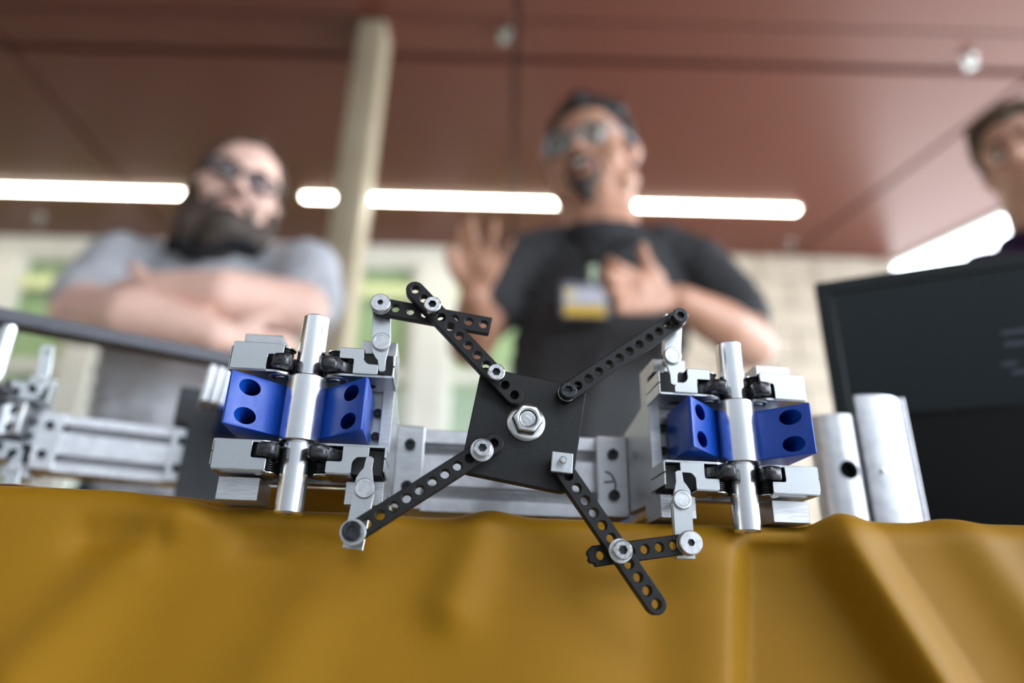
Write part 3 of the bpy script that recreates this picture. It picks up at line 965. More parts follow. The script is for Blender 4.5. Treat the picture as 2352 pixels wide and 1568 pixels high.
for i in range(len(us) - 1):
    for j in range(len(ts) - 1):
        f = cb.faces.new((grid[i][j], grid[i][j + 1], grid[i + 1][j + 1], grid[i + 1][j]))
        f.smooth = True
        for lp, (a, c) in zip(f.loops, ((i, j), (i, j + 1), (i + 1, j + 1), (i + 1, j))):
            lp[uvl].uv = (us[a] * MM, ts[c] * MM)
me = bpy.data.meshes.new('tablecloth')
cb.to_mesh(me); cb.free()
me.materials.append(MAT['cloth'])
cl = link('tablecloth', me, None, TORG, TYAW)
md = cl.modifiers.new('thickness', 'SOLIDIFY')
md.thickness, md.offset = 0.0007, -1 if me.polygons[0].normal.z < 0 else -1
tag(cl, 'mustard yellow twill cloth draped over the table edge, in soft folds', 'tablecloth')

# ------------------------------------------------------------------ people
class Blob:
    """Union of ellipsoids and tapered limbs, voxel-remeshed to one continuous skin."""
    def __init__(self):
        self.bm = bmesh.new()
    def ell(self, c, r, rot=None, sub=2):
        r = r if hasattr(r, '__len__') else (r, r, r)
        mt = Matrix.Translation(Vector(c)) @ (rot.to_4x4() if rot else Matrix()) @ Matrix.Diagonal((*r, 1))
        bmesh.ops.create_icosphere(self.bm, subdivisions=sub, radius=1.0, matrix=mt)
        return self
    def chain(self, pts, rad, flat=None, rot=None):
        """pts with a radius each (or (rx, ry, rz)); spheres are interpolated densely between them."""
        for (a, b), (ra, rb) in zip(zip(pts, pts[1:]), zip(rad, rad[1:])):
            a, b = Vector(a), Vector(b)
            ra = Vector(ra) if hasattr(ra, '__len__') else Vector((ra, ra, ra))
            rb = Vector(rb) if hasattr(rb, '__len__') else Vector((rb, rb, rb))
            n = max(1, int((b - a).length / (0.4 * min(min(ra), min(rb)))))
            for k in range(n + 1):
                t = k / n
                self.ell(a.lerp(b, t), tuple(ra.lerp(rb, t)), rot)
        return self
    def mesh(self, name, mt, voxel=0.006, smooth=4, wrinkle=0.0):
        me = bpy.data.meshes.new(name)
        self.bm.to_mesh(me); self.bm.free()
        o = bpy.data.objects.new('tmp', me)
        COL.objects.link(o)
        md = o.modifiers.new('r', 'REMESH'); md.mode, md.voxel_size = 'VOXEL', voxel
        ms = o.modifiers.new('s', 'SMOOTH'); ms.iterations, ms.factor = smooth, 0.5
        dg = bpy.context.evaluated_depsgraph_get()
        new = bpy.data.meshes.new_from_object(o.evaluated_get(dg))
        bpy.data.objects.remove(o)
        if wrinkle:
            nv = [v.normal.copy() for v in new.vertices]
            for v, n in zip(new.vertices, nv):
                v.co += n * wrinkle * (noise.noise(v.co * Vector((9, 9, 16)).x) + 0.6 * noise.noise(Vector((v.co.x * 25, v.co.y * 25, v.co.z * 12))))
        new.materials.clear(); new.materials.append(mt)
        new.name = name
        new.polygons.foreach_set('use_smooth', [True] * len(new.polygons))
        return new

def skin(name, c):
    lo = tuple(v * 0.9 for v in c)
    mt = grain(material(name, c, 0.45, 0.0, 0.4), (30, 30, 30), lo, c)
    b = mt.node_tree.nodes['Principled BSDF']
    b.inputs['Subsurface Weight'].default_value = 0.0
    return mt
def fabric(name, c, rough=0.85):
    return grain(material(name, c, rough, 0.0, 0.2), (160, 160, 160), tuple(v * 0.85 for v in c), tuple(min(1, v * 1.12) for v in c))

class Head:
    """Local frame: x to the picture's right, -y the way the face looks, z up; origin between the ears."""
    def __init__(self, c, yaw, pitch=0, roll=0, sx=1.0, s=1.0):
        self.c = Vector(c)
        self.R = Matrix.Rotation(radians(yaw), 3, 'Z') @ Matrix.Rotation(radians(-pitch), 3, 'X') @ Matrix.Rotation(radians(roll), 3, 'Y')
        self.sx, self.s = sx, s
    def p(self, x, y, z):
        return self.c + self.R @ (Vector((x * self.sx, y, z)) * self.s)
    def e(self, b, c, r):
        r = r if hasattr(r, '__len__') else (r, r, r)
        b.ell(self.p(*c), (r[0] * self.s * self.sx, r[1] * self.s, r[2] * self.s), self.R)
    def ch(self, b, pts, rad):
        b.chain([self.p(*q) for q in pts], [r * self.s for r in rad])
    def add(self, b, fat=0.0, smile=0.0):
        self.e(b, (0, 0.012, 0.040), (0.076, 0.096, 0.084))
        self.e(b, (0, -0.022, -0.030), (0.064 + fat * 0.5, 0.070, 0.082))
        self.e(b, (0, -0.052, -0.088), (0.036 + fat, 0.034, 0.027))
        self.e(b, (0, -0.03, 0.055), (0.060, 0.052, 0.05))
        for s in (-1, 1):
            self.e(b, (s * 0.037, -0.054, -0.026), (0.029 + fat * 0.6, 0.030, 0.032))
            self.e(b, (s * 0.046, -0.01, -0.07), (0.026 + fat, 0.045, 0.034))
            self.e(b, (s * 0.032, -0.080, 0.026), (0.022, 0.012, 0.008))
            self.e(b, (s * 0.078, 0.012, -0.004), (0.008, 0.021, 0.031))
            self.e(b, (s * 0.086, 0.020, 0.006), (0.007, 0.014, 0.018))
            self.e(b, (s * 0.013, -0.099, -0.024), (0.009, 0.010, 0.008))
        self.ch(b, [(0, -0.086, 0.020), (0, -0.098, 0.002), (0, -0.109, -0.018)], [0.009, 0.011, 0.013])
        self.ch(b, [(-0.018, -0.086, -0.050), (0, -0.092, -0.049), (0.018, -0.086, -0.050)], [0.007, 0.008, 0.007])
        self.ch(b, [(-0.016, -0.084, -0.063), (0, -0.089, -0.064), (0.016, -0.084, -0.063)], [0.007, 0.009, 0.007])
    def eyes(self, parent, iris):
        wm = material('eye_white', (0.75, 0.72, 0.68), 0.25)
        im = material('iris', iris, 0.2)
        for s in (-1, 1):
            b = Blob(); b.ell((0, 0, 0), 0.0125, None, 3)
            me = bpy.data.meshes.new('eye'); b.bm.to_mesh(me); b.bm.free()
            me.materials.append(wm)
            o = link('eye', me, parent); o.location = self.p(s * 0.031, -0.0745, 0.006)
            b = Blob(); b.ell((0, 0, 0), (0.0065, 0.003, 0.0065), self.R, 2)
            me = bpy.data.meshes.new('iris'); b.bm.to_mesh(me); b.bm.free()
            me.materials.append(im)
            i = link('iris', me, o); i.location = self.R @ Vector((-0.001, -0.0115, 0.0))
    def brows(self, parent, mt):
        b = Blob()
        for s in (-1, 1):
            b.chain([self.p(s * 0.014, -0.091, 0.026), self.p(s * 0.032, -0.091, 0.033), self.p(s * 0.052, -0.078, 0.027)], [0.0045, 0.005, 0.0035])
        link('eyebrows', b.mesh('eyebrows', mt, 0.003, 1), parent)
    def mouth(self, parent, mt, smile=False):
        b = Blob()
        if smile:
            b.chain([self.p(-0.030, -0.083, -0.047), self.p(-0.014, -0.096, -0.056), self.p(0.014, -0.096, -0.056), self.p(0.030, -0.083, -0.047)], [0.004, 0.010, 0.010, 0.004])
        else:
            b.chain([self.p(-0.024, -0.084, -0.056), self.p(0, -0.097, -0.055), self.p(0.024, -0.084, -0.056)], [0.004, 0.007, 0.004])
        o = link('lips', b.mesh('lips', mt, 0.003, 1), parent)
        if smile:
            b = Blob()
            b.chain([self.p(-0.018, -0.098, -0.051), self.p(0, -0.104, -0.0535), self.p(0.018, -0.098, -0.051)], [0.0035, 0.0055, 0.0035])
            link('teeth', b.mesh('teeth', material('teeth', (0.8, 0.77, 0.7), 0.3), 0.002, 1), o)
        return o
    def glasses(self, name, label, rim, rmat, lensmat, w=0.027, h=0.019):
        t = thing(name, label, 'glasses', self.c)
        inv = Matrix.Translation(-self.c)
        def loc(x, y, z): return inv @ self.p(x, y, z)
        for s in (-1, 1):
            pts = []
            for k in range(24):
                a = 2 * pi * k / 24
                ca, sa = cos(a), sin(a)
                x = w * math.copysign(abs(ca) ** 0.6, ca); z = h * math.copysign(abs(sa) ** 0.6, sa)
                pts.append(loc(s * 0.033 + x, -0.106 + 0.10 * abs(s * 0.033 + x) ** 1.0 * 0.35, 0.003 + z))
            MB().tube(pts, rim, 8, True).build('rim', rmat, t, scale=1.0)
            mb = MB(); vs = [mb.bm.verts.new(q) for q in pts]; mb.bm.faces.new(vs)
            ln = mb.build('lens', lensmat, t, scale=1.0)
            sd = ln.modifiers.new('t', 'SOLIDIFY'); sd.thickness = 0.0012
            e = s * (0.033 + w)
            MB().tube([loc(e, -0.102, 0.012), loc(s * 0.079, -0.06, 0.012), loc(s * 0.088, 0.0, 0.010), loc(s * 0.086, 0.025, -0.004)], rim, 8).build('temple', rmat, t, scale=1.0)
        MB().tube([loc(-0.008, -0.103, 0.008), loc(0, -0.109, 0.012), loc(0.008, -0.103, 0.008)], rim, 8).build('bridge', rmat, t, scale=1.0)
        return t

def hand(b, wrist, palm, fingers, thumb, pr=(0.04, 0.02)):
    """wrist, palm centre and for each finger a list of joints from the knuckle to the tip."""
    W, P = Vector(wrist), Vector(palm)
    kn = [Vector(f[0]) for f in fingers]
    for k in kn:
        b.chain([W.lerp(P, 0.15), W.lerp(k, 0.55), k], [0.019, 0.0155, 0.0115])
    for k1, k2 in zip(kn, kn[1:]):
        b.chain([P.lerp(k1, 0.2), P.lerp(k2, 0.2)], [0.017, 0.017])
    for i, f in enumerate(fingers):
        r = (0.0098, 0.0102, 0.0096, 0.0082)[min(i, 3)]
        b.chain(f, [r * (1 - 0.10 * k) for k in range(len(f))])
    b.chain(thumb, [0.016, 0.0125, 0.011, 0.0095][:len(thumb)])

def legs(b, pelvis, spread, feet_y, rad=0.09):
    for s in (-1, 1):
        hx = pelvis[0] + s * spread
        b.chain([(hx, pelvis[1], 0.90), (hx, pelvis[1] - 0.01, 0.50), (hx, pelvis[1] + 0.02, 0.10)], [rad, rad * 0.62, rad * 0.45])
        b.chain([(hx, pelvis[1] + 0.03, 0.045), (hx, pelvis[1] - 0.17, 0.038)], [0.044, 0.037])
def trousers(parent, pelvis, spread, mt, rad=0.1, wx=0.17, wy=0.14):
    b = Blob()
    b.chain([(pelvis[0], pelvis[1], 0.88), (pelvis[0], pelvis[1], 1.02)], [(wx, wy, 0.08), (wx, wy, 0.06)])
    for s in (-1, 1):
        hx = pelvis[0] + s * spread
        b.chain([(hx, pelvis[1], 0.88), (hx, pelvis[1] - 0.01, 0.50), (hx, pelvis[1] + 0.02, 0.12)], [rad + 0.015, rad * 0.85, rad * 0.75])
    link('trousers', b.mesh('trousers', mt, 0.012, 4), parent)
    sm = material('shoe_leather', (0.02, 0.018, 0.016), 0.4)
    for s in (-1, 1):
        hx = pelvis[0] + s * spread
        b = Blob(); b.chain([(hx, pelvis[1] + 0.03, 0.055), (hx, pelvis[1] - 0.06, 0.05), (hx, pelvis[1] - 0.18, 0.042)], [(0.05, 0.055, 0.055), (0.05, 0.05, 0.05), (0.048, 0.05, 0.042)])
        link('shoe', b.mesh('shoe', sm, 0.008, 3), parent)

DENIM = fabric('dark_denim', (0.03, 0.04, 0.065))
LIPS_P, LIPS_D = material('lips_pale', (0.50, 0.24, 0.20), 0.45), material('lips_dark', (0.16, 0.05, 0.045), 0.45)
HAIR_BLACK = grain(material('black_hair', (0.012, 0.010, 0.009), 0.5), (120, 120, 40), (0.008, 0.007, 0.006), (0.028, 0.024, 0.022), None, 0.6, 0.004)
HAIR_BROWN = grain(material('brown_beard_hair', (0.03, 0.019, 0.013), 0.6), (140, 140, 30), (0.018, 0.011, 0.008), (0.075, 0.05, 0.036), None, 0.7, 0.005)
HAIR_CURL = grain(material('curly_brown_hair', (0.06, 0.035, 0.018), 0.6), (90, 90, 90), (0.03, 0.017, 0.009), (0.10, 0.06, 0.03), None, 0.8, 0.006)

# ---- the man in the black T-shirt
def man_black():
    hd = Head((0.170, 1.262, 1.684), -25, -10, -2, 1.12, 1.04)
    b = Blob()
    hd.add(b, 0.014)
    b.chain([(0.186, 1.290, 1.655), (0.192, 1.295, 1.55), (0.195, 1.30, 1.46)], [0.076, 0.082, 0.092])
    b.chain([(0.13, 1.31, 0.92), (0.14, 1.30, 1.07), (0.17, 1.30, 1.22), (0.20, 1.30, 1.36), (0.205, 1.31, 1.45)], [(0.15, 0.12, 0.1), (0.155, 0.135, 0.1), (0.165, 0.13, 0.1), (0.175, 0.115, 0.09), (0.13, 0.085, 0.05)])
    # his left arm (picture right): elbow out, forearm coming forward
    b.chain([(0.385, 1.30, 1.435), (0.440, 1.26, 1.33), (0.455, 1.20, 1.215)], [0.062, 0.055, 0.046])
    b.chain([(0.455, 1.20, 1.215), (0.38, 1.12, 1.222), (0.285, 1.055, 1.236)], [0.047, 0.046, 0.030])
    hand(b, (0.285, 1.055, 1.236), (0.215, 1.015, 1.238),
         [[(0.178, 0.995, 1.262), (0.152, 0.965, 1.262), (0.158, 0.945, 1.244), (0.172, 0.950, 1.236)],
          [(0.172, 0.995, 1.240), (0.142, 0.965, 1.237), (0.148, 0.943, 1.218), (0.164, 0.948, 1.212)],
          [(0.175, 0.998, 1.216), (0.148, 0.970, 1.210), (0.154, 0.950, 1.193), (0.170, 0.954, 1.190)],
          [(0.182, 1.002, 1.194), (0.160, 0.980, 1.186), (0.164, 0.962, 1.172), (0.176, 0.964, 1.170)]],
         [(0.242, 1.025, 1.262), (0.224, 1.006, 1.276), (0.217, 1.000, 1.294), (0.215, 0.998, 1.308)])
    # his right arm (picture left): forearm raised, open hand
    b.chain([(0.02, 1.30, 1.43), (-0.045, 1.25, 1.32), (-0.078, 1.20, 1.205)], [0.062, 0.054, 0.045])
    b.chain([(-0.078, 1.20, 1.205), (-0.072, 1.15, 1.225), (-0.068, 1.095, 1.25)], [0.046, 0.042, 0.030])
    def curl(fs):                                 # a loosely opened hand, fingers a little bent and close together
        out = []
        for f in fs:
            k = Vector(f[0]) + Vector((0, 0, -0.010))
            out.append([tuple(k + Vector(((q[0] - f[0][0]) * 0.9, (q[1] - f[0][1]) * 1.1, (q[2] - f[0][2]) * 0.72))) for q in f])
        return out
    hand(b, (-0.068, 1.095, 1.25), (-0.054, 1.065, 1.292),
         curl([[(-0.084, 1.060, 1.322), (-0.094, 1.048, 1.348), (-0.096, 1.036, 1.368), (-0.095, 1.026, 1.382)],
          [(-0.066, 1.052, 1.332), (-0.074, 1.036, 1.358), (-0.077, 1.022, 1.376), (-0.076, 1.012, 1.388)],
          [(-0.045, 1.050, 1.330), (-0.038, 1.032, 1.352), (-0.034, 1.018, 1.366), (-0.033, 1.010, 1.376)],
          [(-0.026, 1.056, 1.318), (-0.014, 1.042, 1.332), (-0.006, 1.032, 1.340), (-0.002, 1.026, 1.346)]]),
         [(-0.088, 1.080, 1.276), (-0.106, 1.062, 1.292), (-0.112, 1.048, 1.306), (-0.113, 1.038, 1.318)])
    legs(b, (0.13, 1.31), 0.09, 0)
    me = b.mesh('person', skin('tan_skin', (0.50, 0.26, 0.17)), 0.0055, 3)
    t = link('person', me)
    tag(t, 'smiling man in a charcoal T-shirt with short black hair, gesturing with both hands', 'person')
    s = Blob()
    s.chain([(0.13, 1.31, 0.90), (0.14, 1.30, 1.07), (0.17, 1.30, 1.20), (0.20, 1.30, 1.34), (0.203, 1.31, 1.45), (0.198, 1.308, 1.512)],
            [(0.168, 0.140, 0.05), (0.172, 0.152, 0.08), (0.180, 0.148, 0.09), (0.195, 0.132, 0.09), (0.165, 0.098, 0.055), (0.098, 0.085, 0.035)])
    s.chain([(0.32, 1.305, 1.465), (0.393, 1.295, 1.43), (0.436, 1.263, 1.345), (0.447, 1.245, 1.300)], [0.070, 0.074, 0.071, 0.070])
    s.chain([(0.09, 1.305, 1.460), (0.02, 1.295, 1.43), (-0.032, 1.262, 1.345), (-0.046, 1.246, 1.305)], [0.070, 0.072, 0.067, 0.066])
    s.ell((0.197, 1.262, 1.468), (0.095, 0.075, 0.050))
    link('t_shirt', s.mesh('t_shirt', fabric('charcoal_jersey', (0.045, 0.046, 0.049)), 0.006, 4, 0.006), t)
    col = MB().tube([(0.198 + 0.097 * cos(a), 1.302 + 0.090 * sin(a), 1.512 + 0.022 * sin(a)) for a in [2 * pi * k / 32 for k in range(32)]], 0.008, 8, True)
    col.build('collar', fabric('charcoal_rib', (0.020, 0.021, 0.022)), t, scale=1.0)
    trousers(t, (0.13, 1.31), 0.09, DENIM)
    h = Blob()
    hd.e(h, (0, 0.022, 0.062), (0.081, 0.094, 0.072))
    hd.e(h, (0, 0.062, 0.02), (0.074, 0.058, 0.062))
    hd.ch(h, [(-0.062, -0.022, 0.086), (0, -0.052, 0.112), (0.062, -0.022, 0.086)], [0.022, 0.030, 0.022])
    for sg in (-1, 1):
        hd.ch(h, [(sg * 0.074, -0.012, 0.06), (sg * 0.078, 0.0, 0.022), (sg * 0.076, 0.028, -0.01)], [0.014, 0.010, 0.014])
    link('hair', h.mesh('hair', HAIR_BLACK, 0.005, 2, 0.006), t)
    g = Blob()
    hd.ch(g, [(-0.020, -0.086, -0.088), (0, -0.094, -0.094), (0.020, -0.086, -0.088)], [0.010, 0.013, 0.010])
    hd.ch(g, [(0, -0.088, -0.098), (0, -0.07, -0.112)], [0.016, 0.014])
    for sg in (-1, 1):
        hd.ch(g, [(sg * 0.028, -0.080, -0.046), (sg * 0.032, -0.078, -0.07), (sg * 0.020, -0.084, -0.09)], [0.004, 0.005, 0.008])
    hd.ch(g, [(-0.026, -0.088, -0.040), (0, -0.099, -0.038), (0.026, -0.088, -0.040)], [0.003, 0.0045, 0.003])
    link('goatee', g.mesh('goatee', HAIR_BLACK, 0.003, 1), t)
    hd.eyes(t, (0.03, 0.02, 0.012)); hd.brows(t, HAIR_BLACK); hd.mouth(t, LIPS_D, True)
    hd.glasses('eyeglasses', 'clear round eyeglasses with pale blue glints on the laughing man', 0.0022, material('clear_grey_frame', (0.25, 0.30, 0.33), 0.2), glass_thin('lens_bluish', (0.86, 0.95, 0.97), (0.7, 0.95, 1.0), 0.06), 0.026, 0.021)
    # lanyard and badge
    bd = thing('id_badge', 'white and yellow name badge hanging from a black lanyard', 'badge', (0.132, 1.135, 1.268))
    def q(x, y, z): return (x - 0.132, y - 1.135, z - 1.268)
    lm = fabric('black_lanyard', (0.008, 0.008, 0.009))
    for sd in ((0.116, 1.218, 1.478), (0.270, 1.235, 1.480)):
        top = (0.20 + (sd[0] - 0.195) * 1.1, 1.32, 1.512)
        MB().tube([q(*top), q(*sd), q(0.5 * (sd[0] + 0.144), 1.158, 1.405), q(0.147, 1.142, 1.345)], 0.0065, 8).build('lanyard', lm, bd, scale=1.0)
    MB().lathe([(0.006, 0.0), (0.006, 0.022), (0.010, 0.026), (0.010, 0.032)], q(0.147, 1.136, 1.310), seg=16).build('clip', material('green_clip', (0.45, 0.55, 0.40), 0.3), bd, scale=1.0)
    MB().box(-0.045, 0.045, -0.004, 0.0, -0.034, 0.040).build('sleeve', material('badge_sleeve', (0.10, 0.10, 0.12), 0.25), bd, scale=1.0, bevel=0.002)
    MB().box(-0.038, 0.038, -0.0052, -0.004, -0.008, 0.026).build('card', material('badge_card', (0.55, 0.55, 0.62), 0.5), bd, scale=1.0)
    MB().box(-0.038, 0.038, -0.0054, -0.004, -0.030, -0.008).build('yellow_band', material('badge_yellow', (0.75, 0.50, 0.05), 0.5), bd, scale=1.0)
    MB().cyl((-0.028, 0, 0.014), 'y', 0.009, -0.0064, -0.005, 20).build('emblem', material('badge_gold', (0.75, 0.6, 0.2), 0.4), bd, scale=1.0)
man_black()

# ---- the bearded man with folded arms
def man_beard():
    hd = Head((-0.618, 1.285, 1.588), 27, -12, 8, 1.06, 1.0)
    b = Blob()
    hd.add(b, 0.012)
    b.chain([(-0.635, 1.31, 1.55), (-0.645, 1.325, 1.45), (-0.650, 1.33, 1.38)], [0.070, 0.075, 0.09])
    b.chain([(-0.63, 1.36, 0.90), (-0.63, 1.34, 1.05), (-0.645, 1.33, 1.20), (-0.655, 1.34, 1.34), (-0.655, 1.345, 1.40)], [(0.17, 0.13, 0.1), (0.18, 0.155, 0.1), (0.175, 0.14, 0.1), (0.17, 0.115, 0.08), (0.14, 0.085, 0.05)])
    # picture-left arm: elbow low at the left, forearm in front, hand tucked at the right
    b.chain([(-0.850, 1.32, 1.415), (-0.845, 1.26, 1.31), (-0.812, 1.18, 1.232)], [0.068, 0.064, 0.056])
    b.chain([(-0.812, 1.18, 1.232), (-0.66, 1.085, 1.192), (-0.505, 1.075, 1.158)], [0.058, 0.054, 0.034])
    hand(b, (-0.505, 1.075, 1.158), (-0.455, 1.10, 1.15),
         [[(-0.425, 1.11, 1.172), (-0.405, 1.125, 1.178), (-0.395, 1.14, 1.175), (-0.392, 1.155, 1.170)],
          [(-0.422, 1.11, 1.154), (-0.398, 1.125, 1.155), (-0.388, 1.14, 1.152), (-0.385, 1.155, 1.148)],
          [(-0.424, 1.11, 1.136), (-0.402, 1.125, 1.134), (-0.392, 1.14, 1.131), (-0.390, 1.153, 1.128)],
          [(-0.430, 1.11, 1.120), (-0.412, 1.122, 1.116), (-0.404, 1.134, 1.114), (-0.402, 1.146, 1.112)]],
         [(-0.470, 1.09, 1.178), (-0.448, 1.092, 1.195), (-0.430, 1.10, 1.205), (-0.418, 1.11, 1.208)])
    # picture-right arm: elbow at the right, forearm crossing above, hand tucked under the other arm
    b.chain([(-0.455, 1.32, 1.41), (-0.425, 1.26, 1.32), (-0.410, 1.19, 1.262)], [0.068, 0.062, 0.056])
    b.chain([(-0.410, 1.19, 1.262), (-0.52, 1.115, 1.252), (-0.655, 1.13, 1.268)], [0.058, 0.052, 0.036])
    hand(b, (-0.655, 1.13, 1.268), (-0.71, 1.15, 1.275),
         [[(-0.742, 1.165, 1.298), (-0.768, 1.18, 1.300), (-0.784, 1.195, 1.298), (-0.796, 1.21, 1.294)],
          [(-0.746, 1.165, 1.278), (-0.774, 1.18, 1.278), (-0.790, 1.195, 1.275), (-0.800, 1.21, 1.272)],
          [(-0.744, 1.165, 1.258), (-0.770, 1.18, 1.256), (-0.786, 1.195, 1.254), (-0.795, 1.208, 1.252)],
          [(-0.738, 1.165, 1.240), (-0.760, 1.178, 1.236), (-0.774, 1.19, 1.234), (-0.783, 1.20, 1.232)]],
         [(-0.690, 1.14, 1.295), (-0.708, 1.14, 1.315), (-0.722, 1.148, 1.326), (-0.732, 1.156, 1.330)])
    legs(b, (-0.63, 1.36), 0.10, 0, 0.1)
    me = b.mesh('person', skin('pale_skin', (0.80, 0.52, 0.42)), 0.0055, 3)
    t = link('person', me)
    tag(t, 'bearded man in a light grey polo shirt standing with his arms folded', 'person')
    s = Blob()
    s.chain([(-0.63, 1.36, 0.92), (-0.63, 1.34, 1.05), (-0.645, 1.33, 1.20), (-0.655, 1.335, 1.33), (-0.655, 1.345, 1.40), (-0.648, 1.335, 1.43)],
            [(0.198, 0.155, 0.05), (0.205, 0.178, 0.08), (0.198, 0.162, 0.09), (0.195, 0.135, 0.08), (0.16, 0.10, 0.05), (0.105, 0.09, 0.03)])
    s.chain([(-0.80, 1.33, 1.412), (-0.853, 1.315, 1.408), (-0.850, 1.268, 1.325), (-0.842, 1.240, 1.292)], [0.072, 0.080, 0.080, 0.078])
    s.chain([(-0.505, 1.33, 1.41), (-0.452, 1.315, 1.405), (-0.424, 1.262, 1.330), (-0.417, 1.238, 1.300)], [0.072, 0.080, 0.077, 0.075])
    link('polo_shirt', s.mesh('polo_shirt', fabric('heather_grey_pique', (0.42, 0.43, 0.455)), 0.006, 4, 0.007), t)
    cm_ = fabric('black_collar', (0.012, 0.012, 0.014))
    c = Blob()
    for k in range(40):
        a = 2 * pi * k / 40
        c.ell((-0.645 + 0.098 * cos(a), 1.322 + 0.092 * sin(a), 1.452 + 0.016 * sin(a)), (0.018, 0.018, 0.022))
    c.chain([(-0.70, 1.235, 1.43), (-0.655, 1.205, 1.385)], [0.018, 0.014]).chain([(-0.585, 1.235, 1.43), (-0.635, 1.205, 1.385)], [0.018, 0.014])
    link('collar', c.mesh('collar', cm_, 0.005, 2), t)
    p = Blob(); p.ell((-0.548, 1.222, 1.352), (0.012, 0.006, 0.010))
    link('chest_logo', p.mesh('chest_logo', material('red_embroidery', (0.55, 0.08, 0.10), 0.8), 0.003, 1), t)
    trousers(t, (-0.63, 1.36), 0.10, DENIM, 0.11, 0.19, 0.15)
    h = Blob()
    hd.e(h, (0, 0.034, 0.050), (0.080, 0.084, 0.078))
    hd.e(h, (0, 0.058, -0.01), (0.080, 0.058, 0.085))
    for sg in (-1, 1):
        hd.ch(h, [(sg * 0.050, -0.020, 0.088), (sg * 0.074, 0.0, 0.055), (sg * 0.080, 0.012, 0.0), (sg * 0.082, 0.022, -0.07), (sg * 0.074, 0.02, -0.12)], [0.014, 0.013, 0.012, 0.016, 0.016])
    hd.ch(h, [(-0.058, -0.005, 0.092), (0, -0.030, 0.118), (0.058, -0.005, 0.092)], [0.012, 0.013, 0.012])
    link('hair', h.mesh('hair', HAIR_BROWN, 0.005, 2, 0.005), t)
    g = Blob()
    for sg in (-1, 1):
        hd.ch(g, [(sg * 0.074, -0.006, -0.022), (sg * 0.074, -0.022, -0.065), (sg * 0.055, -0.050, -0.100), (0, -0.070, -0.112)], [0.012, 0.024, 0.034, 0.040])
        hd.ch(g, [(sg * 0.034, -0.080, -0.052), (sg * 0.044, -0.070, -0.085)], [0.006, 0.016])
        hd.ch(g, [(sg * 0.055, -0.045, -0.12), (sg * 0.048, -0.040, -0.155)], [0.040, 0.030])
    hd.ch(g, [(-0.034, -0.082, -0.050), (0, -0.100, -0.038), (0.034, -0.082, -0.050)], [0.004, 0.0045, 0.004])
    hd.ch(g, [(0, -0.075, -0.105), (0, -0.062, -0.165)], [0.042, 0.036])
    link('beard', g.mesh('beard', HAIR_BROWN, 0.005, 2, 0.006), t)
    hd.eyes(t, (0.06, 0.05, 0.04)); hd.brows(t, HAIR_BROWN); hd.mouth(t, LIPS_P)
    hd.glasses('eyeglasses', 'dark rectangular eyeglasses worn by the bearded man', 0.0046, material('dark_frame', (0.012, 0.012, 0.016), 0.25), glass_thin('lens_smoke', (0.72, 0.72, 0.76), (1, 1, 1), 0.05), 0.028, 0.017)
man_beard()

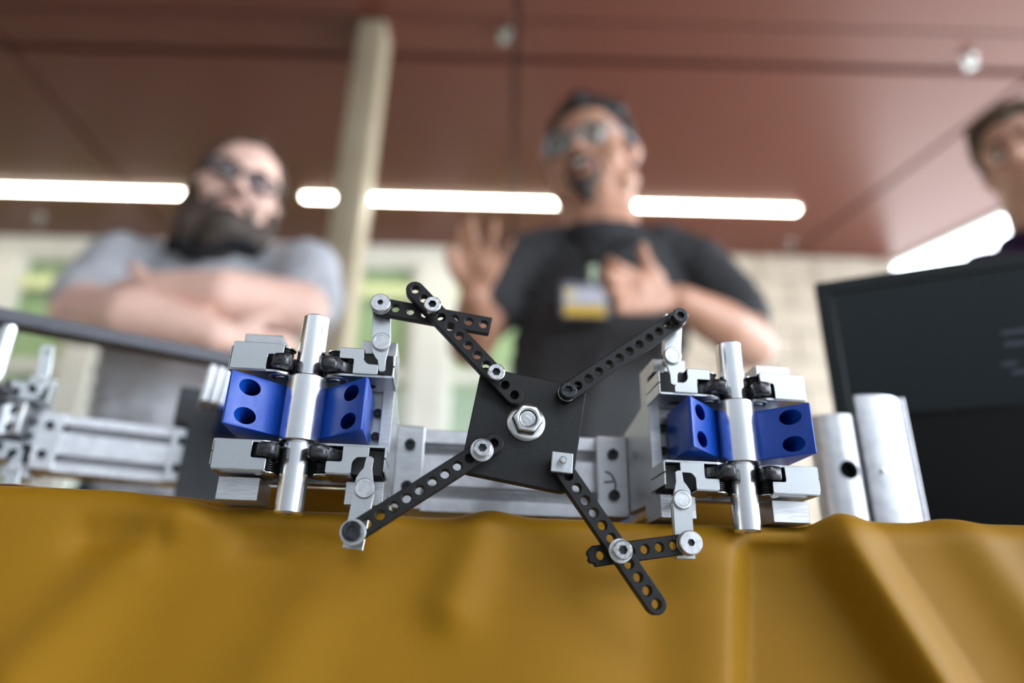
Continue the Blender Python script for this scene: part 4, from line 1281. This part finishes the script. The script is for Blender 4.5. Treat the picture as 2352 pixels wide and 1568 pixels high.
# ---- the young man at the right edge
def man_right():
    hd = Head((1.098, 1.20, 1.665), -50, -8, -10, 0.97, 1.0)
    b = Blob()
    hd.add(b, 0.0)
    b.chain([(1.10, 1.225, 1.64), (1.125, 1.25, 1.53), (1.13, 1.26, 1.46)], [0.052, 0.055, 0.07])
    b.chain([(1.16, 1.28, 0.92), (1.16, 1.27, 1.10), (1.15, 1.26, 1.30), (1.14, 1.265, 1.43)], [(0.13, 0.1, 0.1), (0.13, 0.10, 0.1), (0.15, 0.10, 0.1), (0.12, 0.08, 0.05)])
    for s, hx in ((-1, 0.985), (1, 1.315)):
        b.chain([(hx, 1.265, 1.41), (hx - 0.01 + s * 0.03, 1.26, 1.27), (hx + s * 0.05, 1.24, 1.14)], [0.052, 0.045, 0.038])
        w = (hx + s * 0.04, 1.19, 0.93)
        b.chain([(hx + s * 0.05, 1.24, 1.14), (hx + s * 0.05, 1.21, 1.04), w], [0.038, 0.036, 0.025])
        hand(b, w, (w[0], w[1] - 0.02, 0.865),
             [[(w[0] - 0.003, w[1] - 0.045 + 0.022 * i, 0.83), (w[0] - 0.004, w[1] - 0.048 + 0.022 * i, 0.795), (w[0] - 0.006 * s, w[1] - 0.046 + 0.022 * i, 0.770)] for i in range(4)],
             [(w[0], w[1] - 0.045, 0.90), (w[0] - s * 0.01, w[1] - 0.065, 0.865), (w[0] - s * 0.015, w[1] - 0.070, 0.835)])
    legs(b, (1.16, 1.28), 0.085, 0, 0.085)
    t = link('person', b.mesh('person', skin('fair_skin', (0.62, 0.36, 0.26)), 0.0055, 3))
    tag(t, 'young man with curly brown hair in a dark purple shirt behind the monitor', 'person')
    s = Blob()
    s.chain([(1.16, 1.28, 0.94), (1.16, 1.27, 1.10), (1.15, 1.26, 1.30), (1.14, 1.262, 1.43), (1.13, 1.255, 1.468)], [(0.145, 0.115, 0.05), (0.145, 0.115, 0.08), (0.165, 0.115, 0.08), (0.14, 0.092, 0.045), (0.088, 0.078, 0.03)])
    for sg, hx in ((-1, 0.985), (1, 1.315)):
        s.chain([(hx - sg * 0.05, 1.265, 1.42), (hx, 1.262, 1.405), (hx - 0.01 + sg * 0.03, 1.26, 1.27), (hx + sg * 0.042, 1.245, 1.18)], [0.06, 0.064, 0.058, 0.056])
    link('shirt', s.mesh('shirt', fabric('dark_purple_cotton', (0.022, 0.010, 0.030)), 0.006, 4, 0.006), t)
    c = Blob()
    for k in range(36):
        a = 2 * pi * k / 36
        c.ell((1.125 + 0.074 * cos(a), 1.248 + 0.07 * sin(a), 1.492 + 0.012 * sin(a)), (0.014, 0.014, 0.02))
    link('collar', c.mesh('collar', fabric('purple_collar', (0.03, 0.012, 0.045)), 0.005, 2), t)
    trousers(t, (1.16, 1.28), 0.085, DENIM, 0.095, 0.145, 0.12)
    h = Blob()
    rnd = random.Random(4)
    hd.e(h, (0, 0.026, 0.062), (0.080, 0.094, 0.074))
    hd.e(h, (0, 0.062, 0.01), (0.074, 0.058, 0.075))
    for k in range(90):
        a, e_ = rnd.uniform(0, 2 * pi), rnd.uniform(0.25, 1.5)
        hd.e(h, (0.082 * cos(a) * cos(e_), 0.018 + 0.096 * sin(a) * cos(e_), 0.055 + 0.078 * sin(e_)), rnd.uniform(0.010, 0.018))
    hd.ch(h, [(-0.068, -0.02, 0.06), (-0.050, -0.068, 0.088), (0.0, -0.080, 0.098), (0.050, -0.068, 0.088), (0.068, -0.02, 0.06)], [0.016, 0.017, 0.018, 0.017, 0.016])
    for sg in (-1, 1):
        hd.ch(h, [(sg * 0.074, -0.008, 0.06), (sg * 0.078, 0.0, 0.01)], [0.015, 0.009])
    link('hair', h.mesh('hair', HAIR_CURL, 0.004, 1, 0.004), t)
    hd.eyes(t, (0.04, 0.035, 0.03)); hd.brows(t, HAIR_CURL); hd.mouth(t, LIPS_P)
man_right()
